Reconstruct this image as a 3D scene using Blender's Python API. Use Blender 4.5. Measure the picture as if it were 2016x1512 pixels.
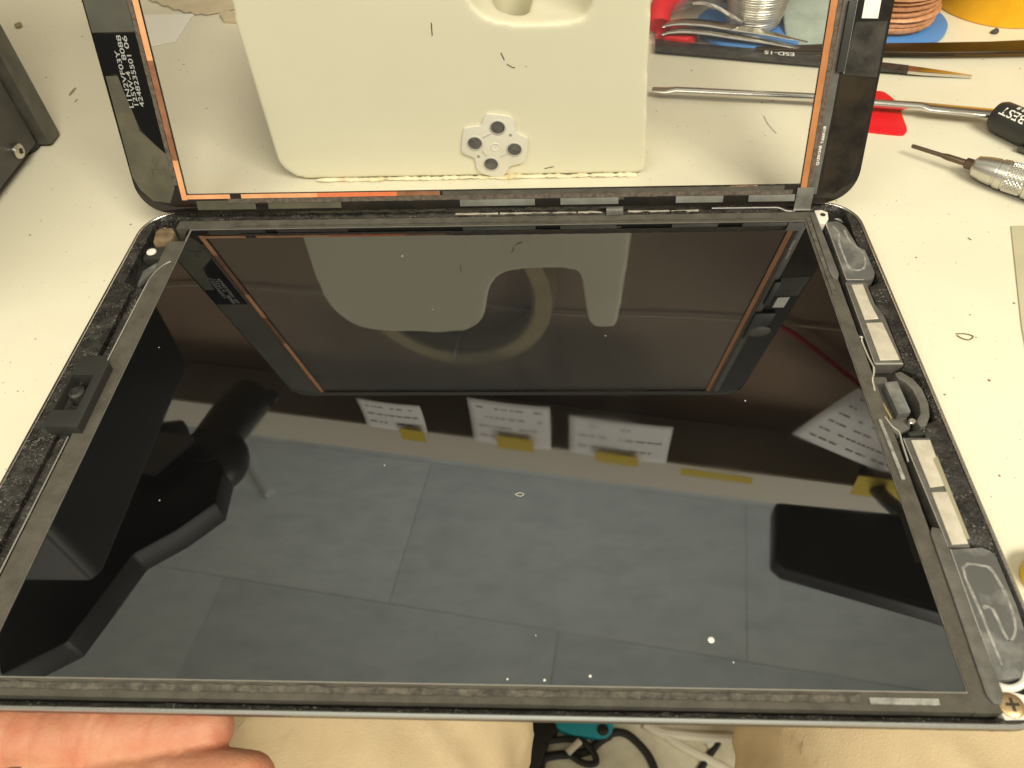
import bpy, bmesh, math, random
from mathutils import Vector, Matrix, noise
random.seed(7)
sc = bpy.context.scene
for o in list(bpy.data.objects): bpy.data.objects.remove(o)
COL = sc.collection
MM = 0.001
R_ = math.radians

# ------------------------------------------------------------------ camera
# camera solved from the tablet's real size (250.6 x 174.1 mm); bench top is z = 0, units in mm
F_PX, CAM = 1514.68, Vector((20.85, -137.6, 172.77))
CR = ((0.99862842, 0.03116912, -0.04206867), (-0.00364486, -0.76015654, -0.64972975), (-0.05223028, 0.64899192, -0.75900032))
cam = bpy.data.cameras.new('camera'); camo = bpy.data.objects.new('camera', cam); COL.objects.link(camo)
cam.sensor_width = 36; cam.lens = F_PX / 2016 * 36; cam.clip_start = 0.005; cam.clip_end = 50
m = Matrix(((CR[0][0], -CR[1][0], -CR[2][0], CAM.x * MM), (CR[0][1], -CR[1][1], -CR[2][1], CAM.y * MM),
            (CR[0][2], -CR[1][2], -CR[2][2], CAM.z * MM), (0, 0, 0, 1)))
camo.matrix_world = m
cam.dof.use_dof = True; cam.dof.focus_distance = 0.25; cam.dof.aperture_fstop = 26
sc.camera = camo

# ------------------------------------------------------------------ world and lamps (indoor workshop)
w = bpy.data.worlds.new('World'); sc.world = w; w.use_nodes = True
bg = w.node_tree.nodes['Background']; bg.inputs[0].default_value = (1.0, 0.93, 0.76, 1); bg.inputs[1].default_value = 0.5
def area(name, loc, rot, sx, sy, watts, col):
    l = bpy.data.lights.new(name, 'AREA'); l.shape = 'RECTANGLE'; l.size = sx; l.size_y = sy; l.energy = watts; l.color = col
    o = bpy.data.objects.new(name, l); COL.objects.link(o); o.location = loc; o.rotation_euler = rot; return o
WARM = (1.0, 0.935, 0.75)
def aim(loc, tgt=(0.0, 0.08, 0.03)): return (Vector(tgt) - Vector(loc)).to_track_quat('-Z', 'Y').to_euler()
LR, LL = (0.60, -0.75, 1.20), (-0.60, -0.80, 1.15)
area('ceiling_lamp_right', LR, aim(LR), 0.8, 0.35, 25, WARM)
area('ceiling_lamp_left', LL, aim(LL), 1.0, 0.45, 9.5, WARM)
area('added_ceiling_fill', (0.1, 0.95, 0.85), (R_(180), 0, 0), 1.6, 0.6, 7.6, (0.91, 1.0, 0.95))  # unseen fill added to brighten the ceiling mirrored in the screen
vs = sc.view_settings; vs.view_transform = 'Standard'; vs.look = 'None'; vs.exposure = 0.0; vs.gamma = 1
vs.use_curve_mapping = False
sc.render.engine = 'CYCLES'
sc.cycles.use_denoising = True
try: sc.cycles.denoiser = 'OPENIMAGEDENOISE'
except Exception: pass
sc.cycles.max_bounces = 10; sc.cycles.transparent_max_bounces = 16; sc.cycles.glossy_bounces = 6
sc.cycles.sample_clamp_indirect = 6
sc.cycles.caustics_reflective = False; sc.cycles.caustics_refractive = False

# ------------------------------------------------------------------ measuring helpers (survey of where things stand)
def ray(x, y):
    a, b = (x - 1008) / F_PX, (y - 756) / F_PX
    return Vector([CR[0][i] * a + CR[1][i] * b + CR[2][i] for i in range(3)])
def D(x, y, z=0.0):
    d = ray(x, y); return CAM + d * ((z - CAM.z) / d.z)
def DY(x, y, Y):
    d = ray(x, y); return CAM + d * ((Y - CAM.y) / d.y)

# ------------------------------------------------------------------ materials
MATS = {}
def mat(name, col, rough=0.5, metal=0.0, col2=None, nscale=0.2, detail=4, lo=0.35, hi=0.65, bump=0.0, bscale=1.0,
        rough2=None, spec=0.5, ior=1.45, emit=None, stretch=(1, 1, 1), coat=0.0, fleck=None, fscale=1.0, fthr=0.72):
    if name in MATS: return MATS[name]
    M = bpy.data.materials.new(name); M.use_nodes = True; nt = M.node_tree; N = nt.nodes; L = nt.links
    b = N['Principled BSDF']; b.inputs['Base Color'].default_value = (*col, 1); b.inputs['Roughness'].default_value = rough
    b.inputs['Metallic'].default_value = metal; b.inputs['IOR'].default_value = ior; b.inputs['Specular IOR Level'].default_value = spec
    b.inputs['Coat Weight'].default_value = coat
    tc = N.new('ShaderNodeTexCoord'); mp = N.new('ShaderNodeMapping'); L.new(tc.outputs['Object'], mp.inputs[0])
    mp.inputs['Scale'].default_value = tuple(1000 * s for s in stretch)
    def ntex(sc_, det=4, r=0.6):
        n = N.new('ShaderNodeTexNoise'); n.inputs['Scale'].default_value = sc_; n.inputs['Detail'].default_value = det
        n.inputs['Roughness'].default_value = r; L.new(mp.outputs[0], n.inputs['Vector']); return n
    out = None
    if col2 is not None:
        n = ntex(nscale, detail); rp = N.new('ShaderNodeMapRange'); rp.inputs[1].default_value = lo; rp.inputs[2].default_value = hi
        L.new(n.outputs[0], rp.inputs[0])
        mx = N.new('ShaderNodeMix'); mx.data_type = 'RGBA'; mx.inputs[6].default_value = (*col, 1); mx.inputs[7].default_value = (*col2, 1)
        L.new(rp.outputs[0], mx.inputs[0]); out = mx.outputs[2]
        if rough2 is not None:
            mr = N.new('ShaderNodeMapRange'); mr.inputs[3].default_value = rough; mr.inputs[4].default_value = rough2
            L.new(rp.outputs[0], mr.inputs[0]); L.new(mr.outputs[0], b.inputs['Roughness'])
    if fleck is not None:
        n = ntex(fscale, 6, 0.7); rp = N.new('ShaderNodeMapRange'); rp.inputs[1].default_value = fthr; rp.inputs[2].default_value = fthr + 0.06
        L.new(n.outputs[0], rp.inputs[0]); mx = N.new('ShaderNodeMix'); mx.data_type = 'RGBA'
        if out is not None: L.new(out, mx.inputs[6])
        else: mx.inputs[6].default_value = (*col, 1)
        n2 = ntex(fscale * 0.1, 3); r2 = N.new('ShaderNodeMapRange'); r2.inputs[1].default_value = 0.40; r2.inputs[2].default_value = 0.60; L.new(n2.outputs[0], r2.inputs[0])
        mu = N.new('ShaderNodeMath'); mu.operation = 'MULTIPLY'; L.new(rp.outputs[0], mu.inputs[0]); L.new(r2.outputs[0], mu.inputs[1])
        mx.inputs[7].default_value = (*fleck, 1); L.new(mu.outputs[0], mx.inputs[0]); out = mx.outputs[2]
    if out is not None: L.new(out, b.inputs['Base Color'])
    if bump:
        n = ntex(bscale, 5); bp = N.new('ShaderNodeBump'); bp.inputs['Strength'].default_value = min(1.0, bump); bp.inputs['Distance'].default_value = 0.0004
        L.new(n.outputs[0], bp.inputs['Height']); L.new(bp.outputs[0], b.inputs['Normal'])
    MATS[name] = M; return M

def bench_material():
    M = mat('bench_laminate', (0.75, 0.71, 0.57), 0.45, col2=(0.69, 0.645, 0.50), nscale=0.012, lo=0.3, hi=0.7, bump=0.06, bscale=0.5)
    nt = M.node_tree; N = nt.nodes; L = nt.links; b = N['Principled BSDF']
    src = b.inputs['Base Color'].links[0].from_socket
    tc = N.new('ShaderNodeTexCoord'); mp = N.new('ShaderNodeMapping'); mp.inputs['Scale'].default_value = (1000,) * 3
    L.new(tc.outputs['Object'], mp.inputs[0])
    def specks(scale, keep, size, colr, src, stretch=None):
        v = N.new('ShaderNodeTexVoronoi'); v.inputs['Scale'].default_value = scale
        mv = mp.outputs[0]
        if stretch:
            m2 = N.new('ShaderNodeMapping'); m2.inputs['Scale'].default_value = stretch; m2.inputs['Rotation'].default_value = (0, 0, stretch[0] * 2.1)
            L.new(mp.outputs[0], m2.inputs[0]); mv = m2.outputs[0]
        L.new(mv, v.inputs['Vector'])
        d = N.new('ShaderNodeMath'); d.operation = 'LESS_THAN'
        L.new(v.outputs['Distance'], d.inputs[0])
        sx = N.new('ShaderNodeSeparateColor'); L.new(v.outputs['Color'], sx.inputs[0])
        k = N.new('ShaderNodeMath'); k.operation = 'LESS_THAN'; L.new(sx.outputs[0], k.inputs[0]); k.inputs[1].default_value = keep
        sz = N.new('ShaderNodeMath'); sz.operation = 'MULTIPLY'; L.new(sx.outputs[1], sz.inputs[0]); sz.inputs[1].default_value = size
        L.new(sz.outputs[0], d.inputs[1])
        f = N.new('ShaderNodeMath'); f.operation = 'MULTIPLY'; L.new(d.outputs[0], f.inputs[0]); L.new(k.outputs[0], f.inputs[1])
        f2 = N.new('ShaderNodeMath'); f2.operation = 'MULTIPLY'; L.new(f.outputs[0], f2.inputs[0]); L.new(sx.outputs[2], f2.inputs[1])
        mx = N.new('ShaderNodeMix'); mx.data_type = 'RGBA'; L.new(src, mx.inputs[6]); mx.inputs[7].default_value = (*colr, 1)
        L.new(f2.outputs[0], mx.inputs[0]); return mx.outputs[2]
    src = specks(0.22, 0.34, 0.13, (0.20, 0.16, 0.09), src)
    src = specks(0.5, 0.34, 0.17, (0.36, 0.30, 0.18), src)
    src = specks(0.10, 0.22, 0.09, (0.30, 0.24, 0.13), src, (1.0, 0.22, 1))
    src = specks(0.09, 0.20, 0.07, (0.22, 0.18, 0.10), src, (0.3, 1.3, 1))
    src = specks(1.1, 0.20, 0.24, (0.45, 0.38, 0.25), src)
    L.new(src, b.inputs['Base Color'])
    return M

def thin_glass(name, tint=(1, 1, 1), ior=1.5, haze=0.0):
    M = bpy.data.materials.new(name); M.use_nodes = True; nt = M.node_tree; N = nt.nodes; L = nt.links
    N.remove(N['Principled BSDF']); out = N['Material Output']
    t = N.new('ShaderNodeBsdfTransparent'); t.inputs[0].default_value = (*tint, 1)
    g = N.new('ShaderNodeBsdfGlossy'); g.inputs['Roughness'].default_value = 0.02
    fr = N.new('ShaderNodeFresnel'); ge = N.new('ShaderNodeNewGeometry'); im = N.new('ShaderNodeMapRange'); im.inputs[3].default_value = ior; im.inputs[4].default_value = 1 / ior; L.new(ge.outputs['Backfacing'], im.inputs[0]); L.new(im.outputs[0], fr.inputs[0])
    mx = N.new('ShaderNodeMixShader'); L.new(fr.outputs[0], mx.inputs[0]); L.new(t.outputs[0], mx.inputs[1]); L.new(g.outputs[0], mx.inputs[2])
    last = mx
    if haze:
        df = N.new('ShaderNodeBsdfDiffuse'); df.inputs[0].default_value = (0.6, 0.6, 0.58, 1)
        m2 = N.new('ShaderNodeMixShader'); m2.inputs[0].default_value = haze; L.new(mx.outputs[0], m2.inputs[1]); L.new(df.outputs[0], m2.inputs[2]); last = m2
    L.new(last.outputs[0], out.inputs[0]); return M

# ------------------------------------------------------------------ mesh helpers (coordinates in mm)
def prism(bm, pts, z0, z1, fn=None):
    fn = fn or (lambda a, b, c: Vector((a, b, c)))
    area2 = sum(pts[i][0] * pts[(i + 1) % len(pts)][1] - pts[(i + 1) % len(pts)][0] * pts[i][1] for i in range(len(pts)))
    if area2 < 0: pts = list(pts)[::-1]
    lo = [bm.verts.new(fn(x, y, z0)) for x, y in pts]; hi = [bm.verts.new(fn(x, y, z1)) for x, y in pts]
    n = len(pts); bm.faces.new(lo[::-1]); bm.faces.new(hi)
    for i in range(n): bm.faces.new((lo[i], lo[(i + 1) % n], hi[(i + 1) % n], hi[i]))
def box(bm, x0, x1, y0, y1, z0, z1, fn=None): prism(bm, [(x0, y0), (x1, y0), (x1, y1), (x0, y1)], z0, z1, fn)
def ring_prism(bm, outer, inner, z0, z1, fn=None):
    fn = fn or (lambda a, b, c: Vector((a, b, c)))
    n = len(outer); V = [[bm.verts.new(fn(p[0], p[1], z)) for p in loop] for loop in (outer, inner) for z in (z0, z1)]
    ol, oh, il, ih = V
    for i in range(n):
        j = (i + 1) % n
        bm.faces.new((ol[i], ol[j], oh[j], oh[i])); bm.faces.new((il[j], il[i], ih[i], ih[j]))
        bm.faces.new((oh[i], oh[j], ih[j], ih[i])); bm.faces.new((ol[j], ol[i], il[i], il[j]))
def rrect(x0, x1, y0, y1, r, k=8, sub=0):
    pts = []
    for cx, cy, a0 in ((x1 - r, y1 - r, 0), (x0 + r, y1 - r, 90), (x0 + r, y0 + r, 180), (x1 - r, y0 + r, 270)):
        for i in range(k + 1):
            a = R_(a0 + 90 * i / k); pts.append((cx + r * math.cos(a), cy + r * math.sin(a)))
    return pts
def tube(bm, path, rad, seg=12, caps=True, flat=None):
    path = [Vector(p) for p in path]; n = len(path)
    rads = rad if isinstance(rad, (list, tuple)) else [rad] * n
    t0 = (path[1] - path[0]).normalized(); ref = Vector((0, 0, 1)) if abs(t0.z) < 0.9 else Vector((0, 1, 0))
    rings = []; a = None
    for i in range(n):
        t = (path[min(i + 1, n - 1)] - path[max(i - 1, 0)]).normalized()
        a = (ref.cross(t)).normalized() if a is None else (a - t * a.dot(t)).normalized()
        b = t.cross(a); fx, fz = (1, 1) if flat is None else (flat[i] if isinstance(flat, list) else flat)
        rings.append([bm.verts.new(path[i] + (a * math.cos(2 * math.pi * k / seg) * fx + b * math.sin(2 * math.pi * k / seg) * fz) * rads[i]) for k in range(seg)])
    for i in range(n - 1):
        for k in range(seg):
            bm.faces.new((rings[i][k], rings[i][(k + 1) % seg], rings[i + 1][(k + 1) % seg], rings[i + 1][k]))
    if caps: bm.faces.new(rings[0][::-1]); bm.faces.new(rings[-1])
def lathe(bm, prof, seg=32, c=(0, 0, 0), axis=None, closed=True):
    q = Vector((0, 0, 1)).rotation_difference(Vector(axis).normalized()) if axis is not None else None
    c = Vector(c); rings = []
    for r, z in prof:
        ring = []
        for k in range(seg):
            a = 2 * math.pi * k / seg; v = Vector((r * math.cos(a), r * math.sin(a), z))
            if q: v = q @ v
            ring.append(bm.verts.new(c + v))
        rings.append(ring)
    for i in range(len(rings) - 1):
        for k in range(seg): bm.faces.new((rings[i][k], rings[i][(k + 1) % seg], rings[i + 1][(k + 1) % seg], rings[i + 1][k]))
    if closed: bm.faces.new(rings[0][::-1]); bm.faces.new(rings[-1])
def smooth_path(pts, k=6, closed=False):
    P = [Vector(p) for p in pts]; n = len(P); out = []
    rng = range(n if closed else n - 1)
    for i in rng:
        g = (lambda j: P[j % n]) if closed else (lambda j: P[max(0, min(n - 1, j))])
        p0, p1, p2, p3 = g(i - 1), g(i), g(i + 1), g(i + 2)
        for s in range(k):
            t = s / k
            out.append(0.5 * ((2 * p1) + (p2 - p0) * t + (2 * p0 - 5 * p1 + 4 * p2 - p3) * t * t + (3 * p1 - p0 - 3 * p2 + p3) * t ** 3))
    if not closed: out.append(P[-1])
    return out
def obj(name, bm, material, parent=None, bevel=0.0, seg=2, smooth=35, recalc=True, jitter=0):
    if recalc: bmesh.ops.recalc_face_normals(bm, faces=bm.faces)
    if bevel:
        es = [e for e in bm.edges if len(e.link_faces) == 2 and e.calc_face_angle(0) > 0.6]
        try: bmesh.ops.bevel(bm, geom=es, offset=bevel, offset_type='OFFSET', segments=seg, profile=0.6, affect='EDGES', clamp_overlap=True)
        except Exception: pass
    if jitter:
        for v in bm.verts: v.co += jitter * Vector(noise.noise_vector(v.co * 0.35))
    for v in bm.verts: v.co *= MM
    me = bpy.data.meshes.new(name); bm.to_mesh(me); bm.free()
    if smooth:
        for p in me.polygons: p.use_smooth = True
        me.set_sharp_from_angle(angle=R_(smooth))
    if material: me.materials.append(material)
    o = bpy.data.objects.new(name, me); COL.objects.link(o)
    if parent: o.parent = parent
    return o
def tag(o, label=None, cat=None, group=None, kind=None):
    if label: o['label'] = label
    if cat: o['category'] = cat
    if group: o['group'] = group
    if kind: o['kind'] = kind
    return o
def thing(name, label, cat, loc=(0, 0, 0), rotz=0.0, group=None, mtx=None):
    o = bpy.data.objects.new(name, None); COL.objects.link(o); o.empty_display_size = 0.02
    if mtx is not None: o.matrix_world = mtx
    else: o.location = Vector(loc) * MM; o.rotation_euler = (0, 0, rotz)
    return tag(o, label, cat, group)
def B(): return bmesh.new()
def baked(o):
    dg = bpy.context.evaluated_depsgraph_get(); me = bpy.data.meshes.new_from_object(o.evaluated_get(dg)); o.modifiers.clear()
    old = o.data; o.data = me; bpy.data.meshes.remove(old); me.name = o.name; return o
def text_mesh(name, s, size, origin, ux, uy, material, parent, depth=0.02, bold=0.0, spacing=1.0, align='LEFT'):
    c = bpy.data.curves.new(name, 'FONT'); c.body = s; c.size = size; c.offset = bold; c.space_character = spacing; c.align_x = align
    t = bpy.data.objects.new(name, c); COL.objects.link(t)
    dg = bpy.context.evaluated_depsgraph_get(); me = bpy.data.meshes.new_from_object(t.evaluated_get(dg))
    COL.objects.unlink(t); bpy.data.objects.remove(t)
    o_, ux, uy = Vector(origin), Vector(ux), Vector(uy)
    for v in me.vertices: v.co = (o_ + ux * v.co.x + uy * v.co.y) * MM
    me.materials.clear(); me.materials.append(material); me.name = name
    o = bpy.data.objects.new(name, me); COL.objects.link(o); o.parent = parent; return o

# ------------------------------------------------------------------ palette
M_BLACKRIM = mat('black_adhesive', (0.014, 0.013, 0.012), 0.25, col2=(0.05, 0.046, 0.040), nscale=0.25, lo=0.40, hi=0.75, rough2=0.5, bump=0.8, bscale=1.3, fleck=(0.24, 0.23, 0.20), fscale=1.5, fthr=0.565)
M_SHELL = mat('anodised_grey', (0.17, 0.165, 0.16), 0.34, metal=0.9, bump=0.03, bscale=3)
M_EDGE = mat('bare_chamfer', (0.72, 0.70, 0.66), 0.22, metal=1.0, bump=0.2, bscale=1.5)
M_WELL = mat('well_black', (0.012, 0.012, 0.012), 0.35, col2=(0.03, 0.028, 0.026), nscale=0.2, bump=0.1, bscale=1)
M_GASKET = mat('dusty_foam', (0.098, 0.089, 0.070), 0.9, col2=(0.060, 0.054, 0.043), nscale=0.16, detail=9, lo=0.35, hi=0.7, bump=0.6, bscale=1.6, fleck=(0.17, 0.155, 0.125), fscale=0.8, fthr=0.66)
M_FOAM = mat('torn_foam', (0.055, 0.05, 0.042), 0.95, col2=(0.14, 0.125, 0.10), nscale=0.5, detail=9, bump=1.0, bscale=1.4)
M_LCD = mat('lcd_face', (0.0025, 0.0025, 0.003), 0.008, col2=(0.004, 0.004, 0.0042), nscale=0.04, detail=9, lo=0.42, hi=0.7, rough2=0.045, ior=2.25, spec=0.5)
M_LCDEDGE = mat('lcd_edge', (0.30, 0.28, 0.24), 0.4, metal=0.4)
M_SPK = mat('speaker_grey', (0.10, 0.10, 0.095), 0.36, col2=(0.25, 0.245, 0.225), nscale=0.10, lo=0.46, hi=0.72, rough2=0.6, bump=0.15, bscale=0.6)
M_SMEAR = mat('glue_smear', (0.36, 0.35, 0.32), 0.6, col2=(0.18, 0.175, 0.16), nscale=0.5, bump=0.6, bscale=1.2)
M_STEEL = mat('matte_steel_plate', (0.62, 0.575, 0.475), 0.55, metal=0.25, col2=(0.52, 0.475, 0.385), nscale=0.3, bump=0.15, bscale=2)
M_WIRE = mat('bright_wire', (0.85, 0.83, 0.78), 0.25, metal=0.8)
M_BLKPLASTIC = mat('black_plastic', (0.030, 0.030, 0.027), 0.42, bump=0.06, bscale=2)
M_GREYPLASTIC = mat('grey_plastic', (0.13, 0.122, 0.108), 0.45, col2=(0.085, 0.08, 0.07), nscale=0.25, bump=0.12, bscale=2)
M_FLEX = mat('flex_cable', (0.085, 0.080, 0.072), 0.38, col2=(0.13, 0.125, 0.11), nscale=0.2, bump=0.1, bscale=0.6)
M_TAN = mat('tan_block', (0.22, 0.16, 0.09), 0.5, col2=(0.12, 0.085, 0.05), nscale=0.4)
M_WHITE = mat('white_part', (0.78, 0.76, 0.70), 0.45, col2=(0.66, 0.63, 0.55), nscale=0.3)
M_BRASS = mat('brass_screw', (0.50, 0.36, 0.20), 0.38, metal=0.85, bump=0.1, bscale=3)
M_DARK = mat('screw_slot', (0.03, 0.022, 0.014), 0.7)
M_GLASSBLK = mat('black_glass_border', (0.007, 0.006, 0.005), 0.06, col2=(0.020, 0.015, 0.009), nscale=0.05, lo=0.40, hi=0.70, rough2=0.14, ior=1.5, bump=0.05, bscale=0.12)
M_COPPER = mat('copper_track', (0.80, 0.40, 0.20), 0.42, col2=(0.66, 0.30, 0.13), nscale=0.12, lo=0.35, hi=0.7)
M_COPPERDK = mat('copper_track_dark', (0.21, 0.085, 0.040), 0.45, col2=(0.30, 0.14, 0.075), nscale=0.2)
M_FUZZ = mat('adhesive_fuzz', (0.15, 0.12, 0.095), 0.9, col2=(0.07, 0.058, 0.045), nscale=0.7, detail=8, bump=1.0, bscale=1.5, stretch=(1, 1, 1))
M_PRINT = mat('white_print', (0.34, 0.34, 0.33), 0.6)
M_PRINTBR = mat('bright_print', (0.82, 0.80, 0.74), 0.6)
M_LABEL = mat('label_black', (0.004, 0.004, 0.004), 0.7, spec=0.15)
M_OLIVE = mat('olive_film_and_reflection', (0.105, 0.098, 0.066), 0.42, col2=(0.065, 0.062, 0.044), nscale=0.08, bump=0.08, bscale=0.25)  # painted reflection on the left bar; also film segments and marks
M_BOX = mat('cream_abs', (0.77, 0.735, 0.565), 0.38, col2=(0.74, 0.70, 0.52), nscale=0.02, lo=0.3, hi=0.7, bump=0.05, bscale=0.35, fleck=(0.32, 0.27, 0.16), fscale=0.22, fthr=0.80)
M_BEAD = mat('yellowed_glue', (0.78, 0.72, 0.52), 0.35, col2=(0.62, 0.50, 0.24), nscale=0.08, lo=0.45, hi=0.75, bump=0.5, bscale=0.5)
M_SILICONE = mat('milky_silicone', (0.74, 0.71, 0.60), 0.5)
M_CARBON = mat('carbon_pill', (0.05, 0.045, 0.045), 0.4, col2=(0.12, 0.11, 0.10), nscale=0.4)
M_PSU = mat('powder_coat_black', (0.045, 0.044, 0.040), 0.5, col2=(0.065, 0.062, 0.055), nscale=0.1, bump=0.12, bscale=2.2, fleck=(0.16, 0.15, 0.12), fscale=0.18, fthr=0.73)
M_PSU2 = mat('scuffed_charcoal', (0.095, 0.09, 0.075), 0.46, col2=(0.06, 0.057, 0.048), nscale=0.12, bump=0.1, bscale=1.5, fleck=(0.22, 0.2, 0.15), fscale=0.5, fthr=0.72)
M_CHROME = mat('polished_steel', (0.66, 0.63, 0.58), 0.16, metal=1.0, bump=0.03, bscale=0.6)
M_ALU = mat('brushed_aluminium', (0.62, 0.60, 0.55), 0.30, metal=0.95, bump=0.1, bscale=2)
M_BRONZE = mat('dark_bit_steel', (0.16, 0.115, 0.085), 0.35, metal=0.8)
M_RED = mat('red_plastic', (0.72, 0.012, 0.02), 0.36, bump=0.05, bscale=0.6)
M_BLUE = mat('blue_spool_plastic', (0.085, 0.245, 0.58), 0.42, bump=0.04, bscale=0.6)
M_SOLDER = mat('solder_wire', (0.68, 0.65, 0.58), 0.28, metal=0.9)
M_COPWIRE = mat('braid_copper', (0.66, 0.335, 0.18), 0.5, metal=0.25, col2=(0.50, 0.23, 0.11), nscale=0.5)
M_YELLOW = mat('yellow_tape', (0.86, 0.46, 0.012), 0.45, col2=(0.78, 0.38, 0.01), nscale=0.1)
M_CLOTH = mat('sage_cloth', (0.37, 0.42, 0.36), 0.9, col2=(0.31, 0.36, 0.31), nscale=0.15, bump=0.4, bscale=1.2)
M_TWZ = mat('black_tweezer_coat', (0.020, 0.018, 0.016), 0.3, col2=(0.05, 0.045, 0.038), nscale=0.3, fleck=(0.35, 0.33, 0.28), fscale=0.6, fthr=0.72)
M_AMBER = mat('dark_amber', (0.022, 0.012, 0.004), 0.3, col2=(0.036, 0.019, 0.005), nscale=0.05, spec=0.25)
M_KRAFT = mat('kraft_paper', (0.62, 0.53, 0.36), 0.85, col2=(0.54, 0.45, 0.29), nscale=0.1, bump=0.3, bscale=0.4)
M_PAPER = mat('white_paper', (0.80, 0.77, 0.68), 0.8)
M_NOTE = mat('note_paper', (0.80, 0.79, 0.80), 0.8)
M_NOTEINK = mat('note_ink', (0.10, 0.10, 0.11), 0.8)
M_MASK = mat('yellow_masking_tape', (0.62, 0.47, 0.05), 0.7)
M_TROUSER = mat('khaki_twill', (0.63, 0.51, 0.33), 0.9, col2=(0.58, 0.46, 0.29), nscale=0.06, bump=0.6, bscale=1.2)
M_SKIN = mat('skin', (0.55, 0.26, 0.155), 0.5, col2=(0.50, 0.18, 0.105), nscale=0.13, detail=7, lo=0.38, hi=0.68, bump=0.5, bscale=1.4, fleck=(0.60, 0.30, 0.18), fscale=0.25, fthr=0.62)
M_SKIN.node_tree.nodes['Principled BSDF'].inputs['Subsurface Weight'].default_value = 0.12
M_SKIN.node_tree.nodes['Principled BSDF'].inputs['Subsurface Radius'].default_value = (0.004, 0.0015, 0.0008)
M_NAIL = mat('nail', (0.72, 0.40, 0.28), 0.3)
M_FLOOR = mat('concrete_floor', (0.80, 0.76, 0.60), 0.8, col2=(0.64, 0.60, 0.46), nscale=0.05, detail=8, lo=0.35, hi=0.65, bump=0.4, bscale=0.2, fleck=(0.09, 0.08, 0.06), fscale=0.09, fthr=0.66)
M_WALL = mat('brown_board', (0.22, 0.155, 0.105), 0.8, col2=(0.19, 0.13, 0.088), nscale=0.01, bump=0.1, bscale=0.2)
M_SHELF = mat('shelf_underside', (0.22, 0.19, 0.16), 0.8)
M_SHELFEDGE = mat('pale_shelf_edge', (0.66, 0.62, 0.55), 0.6)
M_CEIL = mat('ceiling_board', (0.80, 0.81, 0.78), 0.9, col2=(0.66, 0.68, 0.66), nscale=0.02, detail=10, lo=0.40, hi=0.72, bump=0.3, bscale=0.06, stretch=(0.6, 1.4, 1), fleck=(0.52, 0.54, 0.52), fscale=0.07, fthr=0.64)
M_SEAM = mat('ceiling_gap', (0.10, 0.10, 0.095), 0.9)
M_WHITECABLE = mat('white_cable', (0.74, 0.70, 0.58), 0.5)
M_BLACKCABLE = mat('black_cable', (0.018, 0.017, 0.016), 0.5)
M_CYAN = mat('cyan_plastic', (0.02, 0.42, 0.52), 0.45, col2=(0.02, 0.33, 0.42), nscale=0.03)
M_CREAMCABLE = mat('cream_cable', (0.66, 0.58, 0.38), 0.6)
M_CRUMB = mat('grey_crumb', (0.10, 0.09, 0.075), 0.9, col2=(0.05, 0.045, 0.035), nscale=1.0)
M_GLASS = thin_glass('cover_glass')
M_FILM = thin_glass('clear_film', (0.86, 0.86, 0.85), 1.5, 0.12)

# ================================================================== SETTING
bm = B(); box(bm, -1500, 1500, -900, 1500, -720, -700); tag(obj('floor', bm, M_FLOOR), kind='structure')
bench = thing('workbench', 'cream laminate workbench top with specks and scratches under everything', 'workbench', (0, -70, 0))
bm = B(); box(bm, -900, 900, 0, 640, -25, 0); obj('tabletop', bm, bench_material(), bench, bevel=1.5)
YAW = R_(-8.8)
ct, st = math.cos(YAW), math.sin(YAW)
def room(a, b, z): return Vector((a * ct - b * st, 327 + a * st + b * ct, z))      # a along the back wall, b away from the worker
bm = B(); box(bm, -1500, 1500, 60, 75, -700, 500, room); tag(obj('wall_back', bm, M_WALL), kind='structure')
# ceiling boards with real gaps
ceil = tag(obj('ceiling', (lambda b: (box(b, -2200, 2200, -900, 2600, 1640, 1660, room), b)[1])(B()), M_SEAM), kind='structure')
for y0, y1, xs in ((-900, 287, (-2200, -1740, -875, -10, 855, 1720, 2200)), (287, 715, (-2200, -1300, -435, 430, 1295, 2200)), (715, 1145, (-2200, -1740, -875, -10, 855, 1720, 2200)), (1145, 2600, (-2200, -1100, 0, 1100, 2200))):
    for i in range(len(xs) - 1):
        bm = B(); box(bm, xs[i] + 0.55, xs[i + 1] - 0.55, y0 + 0.55, y1 - 0.55, 1628, 1640, room)
        obj('ceiling_panel', bm, M_CEIL, ceil, bevel=1.0)
shelf = thing('overhead_shelf', 'brown overhead shelf with pale front edge carrying taped notes, mirrored in the screen', 'shelf', (0, 327, 480))
def rl(a, b, z): return room(a, b, z) - Vector((0, 327, 480))
bm = B(); box(bm, -800, 800, 3, 58, 481, 500, rl); obj('shelf_board', bm, M_SHELF, shelf, bevel=0.8)
bm = B(); box(bm, -800, 800, 0, 3, 480, 528, rl); obj('front_edge', bm, M_SHELFEDGE, shelf, bevel=0.6)

# ================================================================== TABLET BODY
tab = thing('tablet_body', 'opened tablet body with glossy black screen lying flat on the bench edge', 'tablet', (0, 0, 0))
X0, X1, Y0, Y1 = -125.3, 125.3, -87.05, 87.05
def off(ins, r=12.5): return rrect(X0 + ins, X1 - ins, Y0 + ins, Y1 - ins, max(r - ins, 1.0), 10)
bm = B(); loops = []
for ins, z in ((11, 0.0), (5, 0.35), (2.2, 1.5), (0.7, 3.2), (0.0, 5.2), (0.0, 6.4)):
    loops.append([bm.verts.new((x, y, z)) for x, y in off(ins)])
for i in range(len(loops) - 1):
    n = len(loops[i])
    for k in range(n): bm.faces.new((loops[i][k], loops[i][(k + 1) % n], loops[i + 1][(k + 1) % n], loops[i + 1][k]))
bm.faces.new(loops[0][::-1])
inn = [[bm.verts.new((x, y, z)) for x, y in off(1.2)] for z in (6.4, 1.6)]
n = len(inn[0])
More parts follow.
